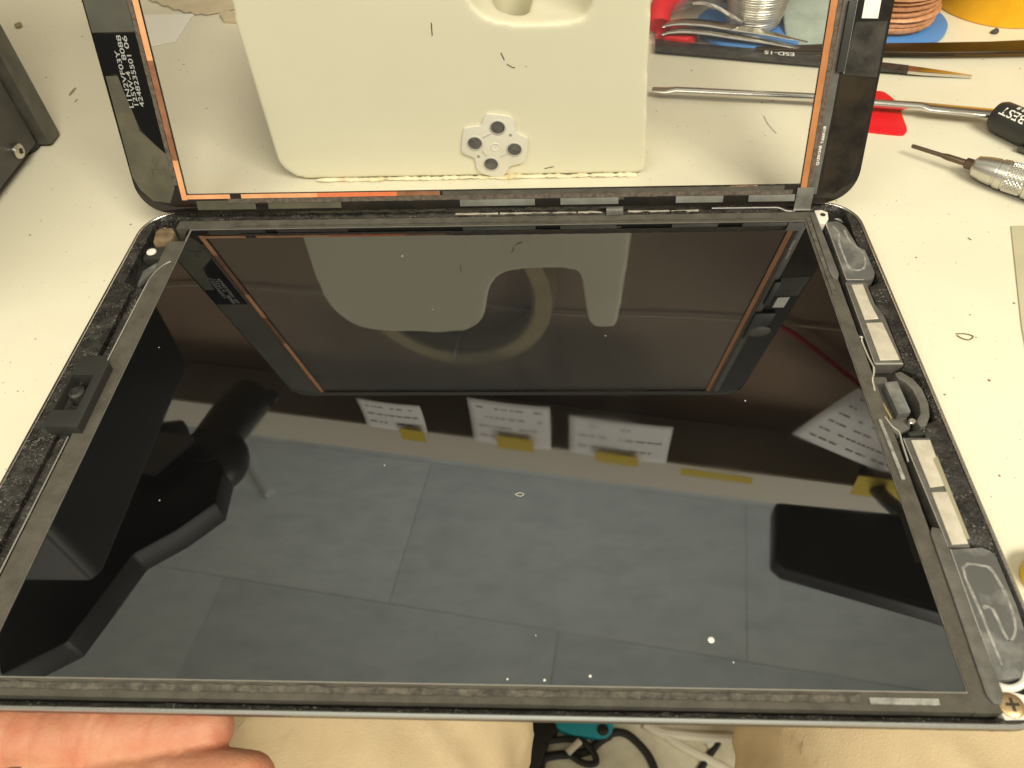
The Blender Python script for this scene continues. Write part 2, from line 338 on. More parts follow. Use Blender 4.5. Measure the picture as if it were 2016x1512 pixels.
for k in range(n):
    bm.faces.new((loops[-1][k], loops[-1][(k + 1) % n], inn[0][(k + 1) % n], inn[0][k]))
    bm.faces.new((inn[0][k], inn[0][(k + 1) % n], inn[1][(k + 1) % n], inn[1][k]))
bm.faces.new(inn[1])
shell = obj('back_shell', bm, M_SHELL, tab, recalc=True)
bm = B(); ring_prism(bm, off(-0.02), off(0.95), 6.42, 7.0); obj('chamfered_rim', bm, M_EDGE, shell, bevel=0.18, seg=1)
bm = B(); prism(bm, off(1.6), 1.65, 2.1); obj('well_floor', bm, M_WELL, tab)
# sticky ledge that the cover glass sat on; built as a subdivided ring so it can be lumpy
def ledge_loop(pts, per=3.0):
    out = []; n = len(pts)
    for i in range(n):
        a, b = Vector(pts[i]), Vector(pts[(i + 1) % n]); k = max(1, int((b - a).length / per))
        out += [tuple(a.lerp(b, s / k)) for s in range(k)]
    return out
def strip(bm, inner, outer, z0, z1i, z1o, amp=0.0, closed=True, rows=3):
    """lumpy band between two polylines with the same number of points"""
    n = len(inner); rowsv = []
    for r in range(rows + 1):
        t = r / rows; row = []
        for i in range(n):
            p = Vector((*inner[i], 0)).lerp(Vector((*outer[i], 0)), t); z = z1i + (z1o - z1i) * t
            q = Vector((p.x, p.y, 0))
            z += amp * (noise.noise(q * 0.35) + 0.6 * noise.noise(q * 0.9))
            e = amp * 0.8 * noise.noise(q * 0.5 + Vector((9, 4, 2))) if r in (0, rows) else 0
            row.append(bm.verts.new((p.x + e, p.y + e, z)))
        rowsv.append(row)
    base = [[bm.verts.new((v.co.x, v.co.y, z0)) for v in rowsv[i]] for i in (0, rows)]
    m_ = n if closed else n - 1
    for i in range(m_):
        j = (i + 1) % n
        for r in range(rows): bm.faces.new((rowsv[r][i], rowsv[r][j], rowsv[r + 1][j], rowsv[r + 1][i]))
        bm.faces.new((base[0][i], base[0][j], rowsv[0][j], rowsv[0][i])); bm.faces.new((rowsv[rows][i], rowsv[rows][j], base[1][j], base[1][i]))
def line(a, b, n): return [(a[0] + (b[0] - a[0]) * i / n, a[1] + (b[1] - a[1]) * i / n) for i in range(n + 1)]
# outer ledge: wide on left and right, narrow front and back; inner outline follows the speaker wells
o_l = ledge_loop(off(0.97), 2.0)
def inner_of(p):
    x, y = p
    xi0, xi1, yi0, yi1 = -117.6, 119.6, -84.8, 83.4
    # notch shapes on the right hand side
    if x > 100:
        if 12 < y < 34: xi1 = 121.0
        elif y <= -10 and y > -46: xi1 = 118.8
        elif -12 <= y <= 9: xi1 = 123.2
        elif y < -46: xi1 = 123.6
        elif y > 46: xi1 = 123.0 if y < 64 else 121.5
    if x < -100 and y > 50: xi0 = -121.5
    return (min(max(x, xi0), xi1), min(max(y, yi0), yi1))
bm = B(); strip(bm, [inner_of(p) for p in o_l], o_l, 2.0, 5.7, 6.5, 0.16, True, 4)
obj('adhesive_ledge', bm, M_BLACKRIM, tab, smooth=60)
# LCD
lcd = None
bm = B(); box(bm, -108.2, 108.2, -80.8, 78.6, 2.2, 6.1); lcd = obj('screen', bm, M_LCD, tab, bevel=0.1, seg=1, smooth=0)
bm = B(); ring_prism(bm, rrect(-106.9, 106.9, -80.2, 77.6, 0.5, 2), rrect(-106.45, 106.45, -79.75, 77.15, 0.4, 2), 6.1, 6.32)
obj('screen_edge', bm, M_LCDEDGE, lcd)
# dusty gasket around the screen, four lumpy bands
def band(name, a0, a1, b0, b1, n, z, amp, material, par=tab, z0=2.2, rows=3):
    bm = B(); strip(bm, line(a0, a1, n), line(b0, b1, n), z0, z, z, amp, False, rows); return obj(name, bm, material, par, smooth=60)
band('gasket_back', (-112, 77.3), (112, 77.3), (-112, 81.6), (112, 81.6), 110, 6.6, 0.14, M_GASKET)
band('gasket_right', (106.6, -84), (106.6, 81.6), (110.6, -84), (110.6, 81.6), 90, 6.5, 0.12, M_GASKET)
band('gasket_left', (-106.6, -84), (-106.6, 70.5), (-112.6, -84), (-112.6, 70.5), 90, 6.45, 0.07, M_GASKET)
band('gasket_front', (-112, -80.1), (112, -80.1), (-112, -83.9), (112, -83.9), 110, 6.5, 0.10, M_GASKET)
band('torn_foam_strip', (-104, -81.0), (84, -81.0), (-104, -82.4), (84, -82.4), 130, 7.0, 0.42, M_FOAM, z0=6.2)
band('torn_foam_strip', (-90, 78.0), (96, 78.0), (-90, 80.6), (96, 80.6), 140, 7.1, 0.35, M_GASKET, z0=6.2)
band('torn_foam_strip', (107.2, 40), (107.2, 78), (108.4, 40), (108.4, 78), 30, 6.85, 0.2, M_FOAM, z0=6.2)
band('pale_film_strip', (86, -81.3), (100, -81.3), (86, -82.6), (100, -82.6), 10, 6.75, 0.05, M_SMEAR, z0=6.2)
# right hand side hardware: bars, speakers, magnets, button bracket
def poly(name, pts, z0, z1, material, par=tab, bevel=0.25, smooth=35):
    bm = B(); prism(bm, pts, z0, z1); return obj(name, bm, material, par, bevel=bevel, smooth=smooth)
poly('flat_bar', [(108.9, 80.2), (110.8, 80.2), (111.3, 49.5), (110.3, 46.8), (109.0, 47.2), (108.5, 50)], 5.6, 6.95, M_GREYPLASTIC)
poly('flat_bar', [(110.4, -43.0), (111.2, -41.2), (112.8, -41.6), (113.3, -44), (113.3, -80.3), (112.2, -82.4), (110.6, -82.2), (109.8, -80.6), (110.2, -60)], 5.6, 7.05, M_GREYPLASTIC)
boss = poly('screw_boss', [(110.9, 82.3), (113.4, 82.6), (115.2, 81.2), (114.6, 77.6), (112.8, 74.8), (111.0, 75.0)], 2.2, 6.7, M_WHITE)
bm = B(); lathe(bm, [(0.9, 0), (0.9, 0.12)], 14, (113.2, 79.8, 6.68)); obj('boss_hole', bm, M_DARK, boss)
def speaker(pts, smear):
    s = poly('speaker', pts, 2.2, 6.3, M_SPK, bevel=0.5)
    cx = sum(p[0] for p in pts) / len(pts); cy = sum(p[1] for p in pts) / len(pts)
    rim_pts = [(cx + (x - cx) * 0.965 - 0.1, cy + (y - cy) * 0.985) for x, y in pts]
    bm = B(); P = smooth_path([(x, y, 6.33) for x, y in smear], 3); tube(bm, P, [0.16 + 0.30 * abs(noise.noise(Vector((i * 0.4, 3, 1)))) for i in range(len(P))], 6, flat=(1.6, 0.35))
    obj('glue_smear', bm, M_SMEAR, s); return s
s1 = speaker([(113.4, 76.6), (117.7, 77.0), (119.6, 73.8), (120.9, 63.6), (121.7, 62.6), (122.8, 62.0), (122.9, 50.6), (122.0, 48.2), (120.8, 47.3), (113.2, 47.0)],
             [(115.2, 74), (116.4, 70.5), (115.3, 66), (115.2, 58), (115.6, 52.5), (119, 52), (121, 55), (121.4, 60.5), (118.9, 66), (118.6, 72)])
bm = B(); tube(bm, [(113.35, 76.4, 6.4), (113.15, 47.2, 6.4), (118.5, 47.15, 6.4)], 0.22, 6); obj('bright_edge', bm, M_WIRE, s1)
s2 = speaker([(114.0, -46.7), (121.3, -46.1), (123.0, -46.9), (123.9, -48.4), (123.9, -60), (123.2, -69), (121, -74), (118.6, -76.6), (113.5, -77.3)],
             [(115.6, -74), (115.4, -62), (115.2, -51.5), (119.8, -50.9), (121.6, -52.5), (122.4, -60), (121.4, -66), (118.9, -68.5), (118.2, -61.5), (116.2, -61.2)])
bm = B(); tube(bm, [(113.85, -46.8, 6.4), (113.35, -77.2, 6.4)], 0.2, 6); obj('bright_edge', bm, M_WIRE, s2)
# magnet carriers
c1 = poly('magnet_carrier', [(113.0, 46.4), (119.2, 46.4), (119.2, 36.5), (120.6, 31.5), (120.6, 11.6), (112.5, 11.6)], 2.2, 6.0, M_GREYPLASTIC, bevel=0.35)
for pts in ([(114.1, 45.0), (117.7, 45.2), (117.7, 37), (118.4, 30.0), (114.2, 29.6)], [(114.2, 28.2), (119.0, 28.4), (119.8, 13.4), (114.2, 13.2)]):
    bm = B(); prism(bm, pts, 5.9, 6.35); obj('magnet_plate', bm, M_STEEL, c1, bevel=0.35, seg=3)
bm = B(); tube(bm, [(112.6, 12.0, 6.1), (120.2, 12.0, 6.1)], 0.25, 6); tube(bm, [(112.75, 46, 6.05), (112.45, 11.8, 6.05)], 0.15, 6); obj('bright_edge', bm, M_WIRE, c1)
c2 = poly('magnet_carrier', [(112.6, -14.0), (119.6, -14.0), (119.0, -46.0), (113.6, -46.0)], 2.2, 6.0, M_GREYPLASTIC, bevel=0.35)
for pts in ([(114.4, -15.0), (119.3, -14.9), (118.9, -29.0), (114.7, -29.6)], [(114.6, -31.0), (118.7, -30.8), (118.6, -45.2), (114.7, -45.5)]):
    bm = B(); prism(bm, pts, 5.9, 6.35); obj('magnet_plate', bm, M_STEEL, c2, bevel=0.35, seg=3)
bm = B(); tube(bm, [(112.7, -14.6, 6.1), (113.8, -46, 6.1)], 0.15, 6); obj('bright_edge', bm, M_WIRE, c2)
poly('clear_glue', [(118.0, -21), (119.5, -20), (119.4, -44), (118.6, -44)], 5.9, 6.4, mat('old_glue', (0.30, 0.28, 0.19), 0.4), bevel=0.2)
# home button bracket
hb = poly('button_bracket', [(109.6, 8.6), (115.2, 8.6), (115.2, 4.2), (116.6, 4.2), (116.6, -9.6), (112.4, -12.0), (110.2, -8.0), (109.7, 3.0)], 2.2, 4.4, M_GREYPLASTIC, bevel=0.4)
bm = B(); prism(bm, [(112.6, 4.3), (116.4, 4.9), (116.9, -6.2), (113.2, -7.0)], 4.4, 7.1); obj('button_block', bm, M_SPK, hb, bevel=0.5)
arc = [(116.5, 7.8), (118.4, 8.4), (121.0, 5.6), (122.3, 2.0), (122.4, -3.2), (121.4, -7.4), (119.6, -10.6), (117.8, -11.4), (117.3, -9.2), (119.2, -6.6), (119.9, -3.2), (119.6, 1.6), (118.4, 4.4), (116.9, 5.6)]
bm = B(); prism(bm, arc, 2.2, 6.9); obj('bracket_arm', bm, M_GREYPLASTIC, hb, bevel=0.4)
bm = B(); lathe(bm, [(1.0, 0), (1.0, 1.2), (0.8, 1.4)], 14, (116.9, -8.4, 4.6)); obj('bracket_screw', bm, M_CHROME, hb)
bm = B(); tube(bm, [(111.3, -1.6, 4.9), (112.1, -6.8, 4.9)], 0.45, 8); obj('gold_contact', bm, mat('gold_contact', (0.62, 0.46, 0.22), 0.35, metal=0.8), hb)
bm = B(); prism(bm, [(114.6, -12.0), (119.6, -10.6), (121.0, -8.6), (121.2, -12.4), (115, -13.2)], 2.2, 5.6); obj('bracket_foot', bm, M_BLKPLASTIC, hb, bevel=0.3)
# bright wire that snakes along the gasket
bm = B(); tube(bm, smooth_path([(110.6, 22.2, 6.6), (111.5, 22.1, 6.5), (111.0, 20.5, 6.5), (111.2, 14.0, 6.5), (111.6, 10.0, 6.5), (110.9, 7.6, 6.5), (110.1, 5.6, 6.5), (109.6, 1.5, 6.5)], 4), 0.26, 6); obj('trim_wire', bm, M_WIRE, tab)
bm = B(); tube(bm, smooth_path([(109.8, -7.5, 6.4), (110.8, -10.6, 6.4), (112.0, -12.5, 6.4), (111.8, -16.0, 6.4), (111.6, -22.0, 6.4)], 4), 0.26, 6); obj('trim_wire', bm, M_WIRE, tab)
poly('grey_foam_pad', [(107.6, -8.5), (108.5, -8.5), (109.2, -27.5), (108.2, -27.6)], 6.2, 6.95, M_SMEAR, bevel=0.2)
# corner bracket with brass screw, front right
cb = poly('corner_bracket', [(113.0, -77.6), (115.6, -79.4), (118.6, -80.2), (118.6, -84.0), (116.0, -85.0), (112.2, -85.1), (111.9, -84.0)], 2.2, 6.2, M_WHITE, bevel=0.4)
bm = B(); lathe(bm, [(2.2, 0), (2.55, 0.15), (2.55, 0.5), (2.2, 0.75), (1.2, 0.9)], 28, (114.3, -82.3, 6.15)); scr = obj('corner_screw', bm, M_BRASS, cb)
bm = B(); box(bm, 112.95, 115.65, -82.6, -82.0, 7.0, 7.12); box(bm, 114.0, 114.6, -83.65, -80.95, 7.005, 7.13); obj('screw_slot', bm, M_DARK, cb)
bm = B(); tube(bm, smooth_path([(113.6, -77.9, 5.2), (116, -78.6, 5.6), (118.6, -77.6, 5.8), (120.2, -75.4, 5.8)], 4), 0.8, 8); obj('white_wire', bm, M_WHITE, tab)
# back edge hardware: magnets in the rim and the hinge tape
for a, b in ((-13.2, 2.0), (2.6, 20.5), (21.1, 29.5), (30.1, 38.6), (47.5, 62.0), (62.6, 72.0)):
    bm = B(); box(bm, a, b, 83.2, 84.9, 3.0, 6.05); obj('rim_magnet', bm, M_STEEL, tab, bevel=0.15)
bm = B(); tube(bm, smooth_path([(76.5, 84.7, 6.5), (96, 84.6, 6.5), (99.5, 84.2, 6.5), (101.5, 82.6, 6.5), (104.5, 82.4, 6.5)], 5), 0.3, 6); obj('trim_wire', bm, M_WIRE, tab)
band('torn_adhesive', (-112, 82.0), (101, 82.0), (-112, 83.2), (101, 83.2), 150, 6.5, 0.5, M_BLACKRIM, z0=4.5)
band('torn_adhesive', (-112, 84.7), (110, 84.7), (-112, 86.2), (110, 86.2), 150, 6.9, 0.45, M_BLACKRIM, z0=5.0)
# left side: camera module, channel, bright seam, switch block
cm = poly('camera_module', [(-118.8, 75.6), (-117.4, 77.8), (-113.4, 77.6), (-111.6, 75.0), (-111.6, 70.4), (-117.6, 69.4)], 2.2, 7.0, M_TAN, bevel=0.5)
bm = B(); prism(bm, [(-119.6, 68.8), (-111.2, 69.4), (-111.0, 65.4), (-113.0, 64.6), (-114.0, 62.8), (-119.6, 62.6)], 2.2, 5.4); obj('camera_socket', bm, M_BLKPLASTIC, cm, bevel=0.5)
bm = B(); lathe(bm, [(1.7, 0), (1.6, 0.35), (0.8, 0.5)], 20, (-117.6, 66.2, 5.4)); obj('white_sticker', bm, M_WHITE, cm)
bm = B(); tube(bm, smooth_path([(-111.2, 69.5, 5.4), (-112.0, 67.2, 5.6), (-110.6, 65.6, 5.6), (-111.4, 63, 5.4)], 4), 0.55, 8); obj('brown_ribbon', bm, M_TAN, cm)
bm = B(); tube(bm, smooth_path([(-108.4, 60.0, 6.4), (-110.8, 57.4, 6.3), (-112.6, 52.0, 6.3), (-113.0, 42, 6.3), (-113.2, 13.4, 6.3)], 5), 0.24, 6); obj('seam_wire', bm, M_WIRE, tab)
bm = B(); tube(bm, [(-113.4, -14, 6.3), (-113.4, -82, 6.3)], 0.22, 6); obj('seam_wire', bm, M_WIRE, tab)
poly('bright_wedge', [(-116.9, 56), (-113.4, 60.5), (-112.7, 57.2), (-116.4, 48.5)], 4.0, 5.9, M_SPK, bevel=0.5)
bm = B(); tube(bm, smooth_path([(-116.0, 57, 4.4), (-113.2, 58.6, 5.2), (-110.5, 60.4, 5.2), (-109.0, 62.5, 5.0)], 4), 0.8, 8); obj('curled_flex', bm, M_FLEX, tab)
bm = B(); tube(bm, [(-115.6, 48, 3.6), (-115.6, 14, 3.6)], 1.7, 10); obj('side_cable', bm, M_BLACKRIM, tab, smooth=60)
bm = B(); tube(bm, [(-116.2, -12, 3.6), (-116.2, -80, 3.6)], 1.5, 10); obj('side_cable', bm, M_BLACKRIM, tab, smooth=60)
bm = B(); ring_prism(bm, [(-109.7, -13.0), (-109.9, 11.0), (-112.4, 13.8), (-119.4, 13.8), (-119.9, -12.4)], [(-112.6, -6.8), (-112.6, 5.8), (-112.9, 6.3), (-119.2, 6.3), (-119.2, -6.8)], 4.2, 9.4)
sw = obj('switch_block', bm, M_BLKPLASTIC, tab, bevel=0.35)
bm = B(); lathe(bm, [(2.3, 0), (2.3, 3.4), (1.5, 3.9), (1.2, 3.2)], 20, (-116.6, 1.0, 4.4)); obj('camera_lens', bm, M_BLKPLASTIC, sw)
bm = B()
for k in range(4): tube(bm, [(-118.3, -2.6 - 0.9 * k, 5.4), (-113.6, -2.6 - 0.9 * k, 5.4)], 0.3, 6)
obj('spring_contact', bm, M_CHROME, sw)
# dust and droplets on the screen
for px, py, r in ((1400, 1260, 0.75), (1162, 1331, 0.32), (1072, 1339, 0.28), (999, 1337, 0.22), (1444, 1304, 0.16), (1055, 1251, 0.13), (792, 504, 0.22), (757, 916, 0.15), (1192, 661, 0.16), (1467, 789, 0.2), (313, 684, 0.16), (852, 609, 0.12), (314, 985, 0.16)):
    q = D(px, py, 6.1); bm = B(); lathe(bm, [(r, 0), (r * 0.8, r * 0.22), (r * 0.3, r * 0.34)], 12, (q.x, q.y, 6.1)); obj('dust_fleck', bm, M_WHITE, lcd)
q = D(1023, 974, 6.2); bm = B(); tube(bm, smooth_path([(q.x - 1.2, q.y, 6.25), (q.x, q.y + .55, 6.25), (q.x + 1.1, q.y + .1, 6.25), (q.x + .2, q.y - .5, 6.25), (q.x - .9, q.y - .1, 6.25)], 4), 0.07, 5); obj('lint_loop', bm, M_WHITE, lcd)

# ================================================================== COVER GLASS (leaning on the cream case)
TH = R_(19.01)
gm = Matrix(((1, 0, 0, -0.7 * MM), (0, math.sin(TH), -math.cos(TH), 82.5 * MM), (0, math.cos(TH), math.sin(TH), 9.6 * MM), (0, 0, 0, 1)))
gl = thing('touch_glass_panel', 'black framed touch glass panel leaning back against the cream case', 'glass panel', mtx=gm)
GU0, GU1, GV0, GV1 = -124.5, 124.3, 0.0, 171.4          # outer, u along the hinge, v up the panel, n towards the viewer
OU0, OU1, OV0, OV1 = -106.3, 105.3, 6.6, 164.9
k = 10
outer = rrect(GU0, GU1, GV0, GV1, 11, k); inner = rrect(OU0, OU1, OV0, OV1, 0.4, k)
bm = B(); ring_prism(bm, outer, inner, -0.9, 0.0); frame = obj('glass_border', bm, M_GLASSBLK, gl, bevel=0.15, seg=2)
bm = B(); box(bm, OU0, OU1, OV0, OV1, -0.85, -0.15)
gp = obj('glass_pane', bm, M_GLASS, gl, smooth=0)
def gbox(name, u0, u1, v0, v1, n0, n1, material, par=frame, bevel=0.0):
    bm = B(); box(bm, u0, u1, v0, v1, n0, n1); return obj(name, bm, material, par, bevel=bevel, smooth=0 if not bevel else 35)
def gpoly(name, pts, n0, n1, material, par=frame, bevel=0.0):
    bm = B(); prism(bm, pts, n0, n1); return obj(name, bm, material, par, bevel=bevel)
def gband(name, u0, u1, v0, v1, n, amp, material, hgt=0.35, axis='v'):
    bm = B()
    if axis == 'v': strip(bm, line((u0, v0), (u0, v1), n), line((u1, v0), (u1, v1), n), 0.0, hgt, hgt, amp, False, 2)
    else: strip(bm, line((u0, v0), (u1, v0), n), line((u0, v1), (u1, v1), n), 0.0, hgt, hgt, amp, False, 2)
    return obj(name, bm, material, frame, smooth=60)
# copper tracks beside the opening
for v0, v1, mm_ in ((4.6, 18.4, M_COPPER), (18.4, 50.4, M_COPPERDK), (50.4, 72, M_COPPER), (72, 100, M_COPPERDK), (100, 166, M_COPPER)):
    gbox('copper_track', -108.4, -106.5, v0, v1, 0.02, 0.12, mm_)
gbox('copper_track', 105.5, 107.6, 5.0, 166, 0.02, 0.12, mat('copper_right', (0.50, 0.21, 0.075), 0.42, col2=(0.40, 0.155, 0.055), nscale=0.06))
for u0, u1, mm_ in ((-106.4, -91, M_COPPER), (-87, -60, M_COPPER), (-60, -32, mat('copper_red', (0.66, 0.15, 0.055), 0.4, col2=(0.70, 0.21, 0.09), nscale=0.08)), (-32, -17, M_COPPERDK), (82, 91, M_COPPER)):
    gbox('copper_track', u0, u1, 4.9, 6.4, 0.02, 0.12, mm_)
gband('adhesive_fuzz', -109.9, -108.5, 10, 166, 110, 0.25, M_FUZZ)
gband('adhesive_fuzz', 107.6, 108.9, 5, 166, 110, 0.18, M_FUZZ)
gband('adhesive_fuzz', -92, 103, 3.3, 4.8, 130, 0.2, M_FUZZ, axis='u')
gband('adhesive_fuzz', -16, 100, 4.7, 6.3, 90, 0.18, M_GASKET, axis='u')
gband('adhesive_fuzz', -110, 108, 165.6, 167.6, 110, 0.25, M_FUZZ, axis='u')
# olive and grey reflections painted on, and black printed label, on the left bar
gpoly('painted_reflection', [(-124.0, 59), (-110.2, 59), (-110.0, 168), (-124, 160)], 0.01, 0.05, mat('painted_grey_reflection', (0.085, 0.085, 0.068), 0.3, col2=(0.06, 0.06, 0.05), nscale=0.05))
gpoly('painted_reflection', [(-124.0, 13), (-123.6, 46), (-119.3, 46), (-117.0, 28.5), (-110.0, 20.5), (-110.0, 9), (-113, 3.6), (-119, 4.6), (-122.4, 8.5)], 0.01, 0.05, M_OLIVE)
lab = gpoly('printed_label', [(-124.2, 58.6), (-109.8, 58.6), (-109.8, 20.6), (-113.2, 24.0), (-116.4, 29.0), (-118.4, 38), (-119.6, 46.6), (-124.2, 46.6)], 0.055, 0.09, M_LABEL)
def gtext(s, size, u, v, length, material, par, bold=0.02):
    o = text_mesh('printed_code', s, size, (u, v, 0.11), (0, 1, 0), (-1, 0, 0), material, par, bold=bold)
    vs_ = [q.co.y for q in o.data.vertices]; w0, w1 = min(vs_), max(vs_); f = length * MM / (w1 - w0)
    for q in o.data.vertices: q.co.y = v * MM + (q.co.y - v * MM) * f
    return o
gtext('L1N2VF03Y', 2.1, -116.9, 35.8, 17.6, M_PRINT, frame)
gtext('125W-4', 2.1, -115.1, 36.1, 10.6, M_PRINT, frame); gtext('8088', 2.1, -115.1, 50.6, 7.4, M_PRINT, frame)
gtext('4248235501', 2.1, -113.2, 36.2, 16.0, M_PRINT, frame); gtext('06', 2.1, -113.2, 54.0, 3.8, M_PRINT, frame)
bm = B(); tube(bm, [(-114.7 + 0.75 * math.cos(t * 0.35), 21.3 - 3.2 + 1.0 * math.sin(t * 0.35), 0.12) for t in range(19)], 0.09, 5); obj('embossed_mark', bm, M_OLIVE, frame)
bm = B(); tube(bm, [(-116.4, 13.0, 0.1), (-116.4, 15.6, 0.1), (-111.8, 15.6, 0.1), (-111.8, 13.6, 0.1)], 0.11, 5); obj('embossed_mark', bm, M_OLIVE, frame)
# flex ribbon with printed number on the right bar
gpoly('flex_ribbon', [(109.0, 3.2), (109.3, 166), (112.2, 166), (111.6, 30), (111.0, 3.2)], 0.02, 0.28, M_FLEX, bevel=0.06)
bm = B(); tube(bm, [(108.95, 6, 0.2), (109.15, 60, 0.2)], 0.12, 5); obj('copper_thread', bm, M_COPPERDK, frame)
gtext('Q1Z013AB', 1.15, 110.0, 12.9, 6.4, M_PRINTBR, frame, 0.03).data.transform(Matrix.Translation((0, 0, 0.22 * MM)))
gtext('T-6263C-LIR', 1.15, 110.35, 20.0, 5.6, M_PRINTBR, frame, 0.03).data.transform(Matrix.Translation((0, 0, 0.22 * MM)))
gpoly('flex_stiffener', [(110.3, 42), (112.7, 42), (112.9, 62), (110.5, 62)], 0.28, 1.5, M_BLKPLASTIC, bevel=0.2)
bm = B(); tube(bm, [(112.75, 41.5, 0.9), (113.0, 62.5, 0.9)], 0.14, 5); obj('bright_edge', bm, M_WIRE, frame)
gpoly('cream_sticker', [(115.4, 57.0), (120.3, 56.8), (120.2, 66.0), (115.4, 66.0)], 0.02, 0.3, M_PRINTBR, bevel=0.1)
# home button assembly, higher up the right bar (seen in the screen's reflection)
gpoly('button_flex', [(109.5, 70), (118, 70), (118, 82), (112, 84), (112, 92), (109.5, 96)], 0.3, 1.3, M_BLKPLASTIC, bevel=0.2)
bm = B(); lathe(bm, [(5.2, 0.2), (5.2, 1.2), (4.4, 1.5)], 24, (115.2, 88, 0)); obj('button_ring', bm, M_GREYPLASTIC, frame)
gpoly('painted_brown_reflection', [(112.2, 4.5), (117, 3.0), (121.0, 7.0), (123.0, 14), (123.4, 39.8), (112.4, 40.8)], 0.01, 0.05, mat('painted_brown_reflection', (0.030, 0.021, 0.011), 0.12, col2=(0.008, 0.006, 0.004), nscale=0.07, lo=0.42, hi=0.62, rough2=0.08))  # brown reflection painted onto the right bar
gpoly('dark_grey_patch', [(112.4, 41), (123.5, 40), (123.4, 56), (114, 56)], 0.01, 0.05, mat('dark_grey_mottle', (0.055, 0.05, 0.04), 0.35, col2=(0.015, 0.014, 0.012), nscale=0.15))  # mottled dark grey patch on the right bar
# front (hinge) edge: grey film segments and the ribbon that ties glass to body
for u0, u1 in ((-10.2, 15.8), (24.6, 44.5), (64, 80), (88.5, 104)):
    gbox('grey_film_segment', u0, u1, 0.9, 3.2, 0.02, 0.35, mat('grey_film_seg', (0.20, 0.20, 0.175), 0.45, col2=(0.12, 0.12, 0.105), nscale=0.1), bevel=0.08)
gbox('film_segment', -103.5, -82.5, 1.0, 4.2, 0.02, 0.1, M_OLIVE); gbox('film_segment', -78, -52, 1.0, 4.2, 0.02, 0.1, M_OLIVE)
def ribbon(name, u0, u1, path, material, th=0.3):
    bm = B(); P = smooth_path([(0, a, b) for a, b in path], 6); n = len(P)
    for x0, x1 in ((u0, u1),):
        rows = []
        for p in P: rows.append([bm.verts.new((x0, p.y, p.z)), bm.verts.new((x1, p.y, p.z)), bm.verts.new((x1, p.y, p.z - th)), bm.verts.new((x0, p.y, p.z - th))])
        for i in range(n - 1):
            for j in range(4): bm.faces.new((rows[i][j], rows[i][(j + 1) % 4], rows[i + 1][(j + 1) % 4], rows[i + 1][j]))
        bm.faces.new(rows[0]); bm.faces.new(rows[-1])
    return obj(name, bm, material, tab)
ribbon('hinge_tape', 39.8, 45.6, [(80.4, 7.6), (82.0, 7.9), (82.9, 9.0), (83.2, 11.2), (83.4, 13.2)], M_FLEX)
ribbon('flex_bridge', 103.6, 109.2, [(81.6, 7.4), (82.0, 8.0), (82.3, 9.6), (82.9, 12.6), (83.6, 15.2)], mat('flex_bridge', (0.20, 0.195, 0.175), 0.4, col2=(0.12, 0.115, 0.1), nscale=0.15))

# ================================================================== CREAM CASE with handle notch
cs = thing('cream_plastic_case', 'cream plastic case with a U shaped handle notch standing behind the glass', 'case', (-14, 114.5, 0))
prof = [(-60, 0.3), (-73, 0.3), (-79.5, 2.5), (-83.4, 8.5), (-83.6, 25), (-83.4, 45), (-82.8, 66), (-80.8, 78), (-74.6, 88.2), (-66, 94.0), (-50, 96.2), (-24, 96.4), (-16, 93.4), (-11, 88.0), (-8.8, 80),
        (-6.8, 70), (-1.6, 61.6), (8.5, 58.4), (26, 58.4), (32.6, 61.4), (35.2, 75), (37.2, 88), (40.2, 93.4), (45, 94.4), (49.5, 93.4), (51.4, 87), (52.6, 69), (54.0, 39), (56.4, 6), (55.2, 1.2), (50, 0.3), (20, 0.3), (-20, 0.3)]
P2 = [(p.x, p.y) for p in smooth_path([(x, z, 0) for x, z in prof], 5, True)]
P2 = [(x + 14, max(0.0, z)) for x, z in P2]
bm = B(); DEP = 52.0
prism(bm, P2, 0, DEP, lambda a, b, c: Vector((a, c, b + 0.4)))
cbody = obj('case_body', bm, M_BOX, cs, smooth=60)
# slot cut into the floor of the notch
bm = B(); prism(bm, [(p.x, p.y) for p in smooth_path([(15.5, 14, 0), (19, 8.5, 0), (25, 7.5, 0), (27.5, 12, 0), (28.2, 30, 0), (24, 40, 0), (17, 40, 0), (14.5, 30, 0)], 4, True)], 26, 90)
cut = obj('cutter', bm, None, cs)
md = cbody.modifiers.new('slot', 'BOOLEAN'); md.object = cut; md.operation = 'DIFFERENCE'; md.solver = 'EXACT'
md = cbody.modifiers.new('r', 'REMESH'); md.mode = 'VOXEL'; md.voxel_size = 1.0 * MM; md.use_smooth_shade = True
md = cbody.modifiers.new('s', 'SMOOTH'); md.iterations = 12; md.factor = 0.5
bpy.context.view_layer.update(); baked(cbody); bpy.data.objects.remove(cut)
# uneven glue bead along the foot
bm = B(); P = []
for i in range(200):
    x = -56 + 123 * i / 199; q = Vector((x * 0.16, 2, 0))
    P.append((x, -0.5 + 0.8 * noise.noise(q) + 0.4 * noise.noise(q * 4), 0.7 + 0.5 * noise.noise(q + Vector((0, 5, 1)))))
tube(bm, P, [max(0.25, 0.85 + 0.7 * noise.noise(Vector((p[0] * 0.13, 1, 8))) + 0.5 * noise.noise(Vector((p[0] * 0.6, 1, 3)))) for p in P], 8, flat=(1.1, 0.75)); obj('glue_bead', bm, M_BEAD, cs, smooth=60)
# pen marks and scuffs on the face
for pts in ([(986, 104), (993, 118)], [(998, 126), (1008, 132), (1014, 133)], [(849, 45), (850, 58), (851, 70)], [(1072, 332), (1090, 328)], [(1035, 130), (1036, 131)]):
    bm = B(); tube(bm, smooth_path([DY(x, y, 114.4) - Vector((-14, 114.5, 0)) for x, y in pts], 4), 0.18, 5, flat=(1, 0.5)); obj('pen_mark', bm, M_DARK, cs)

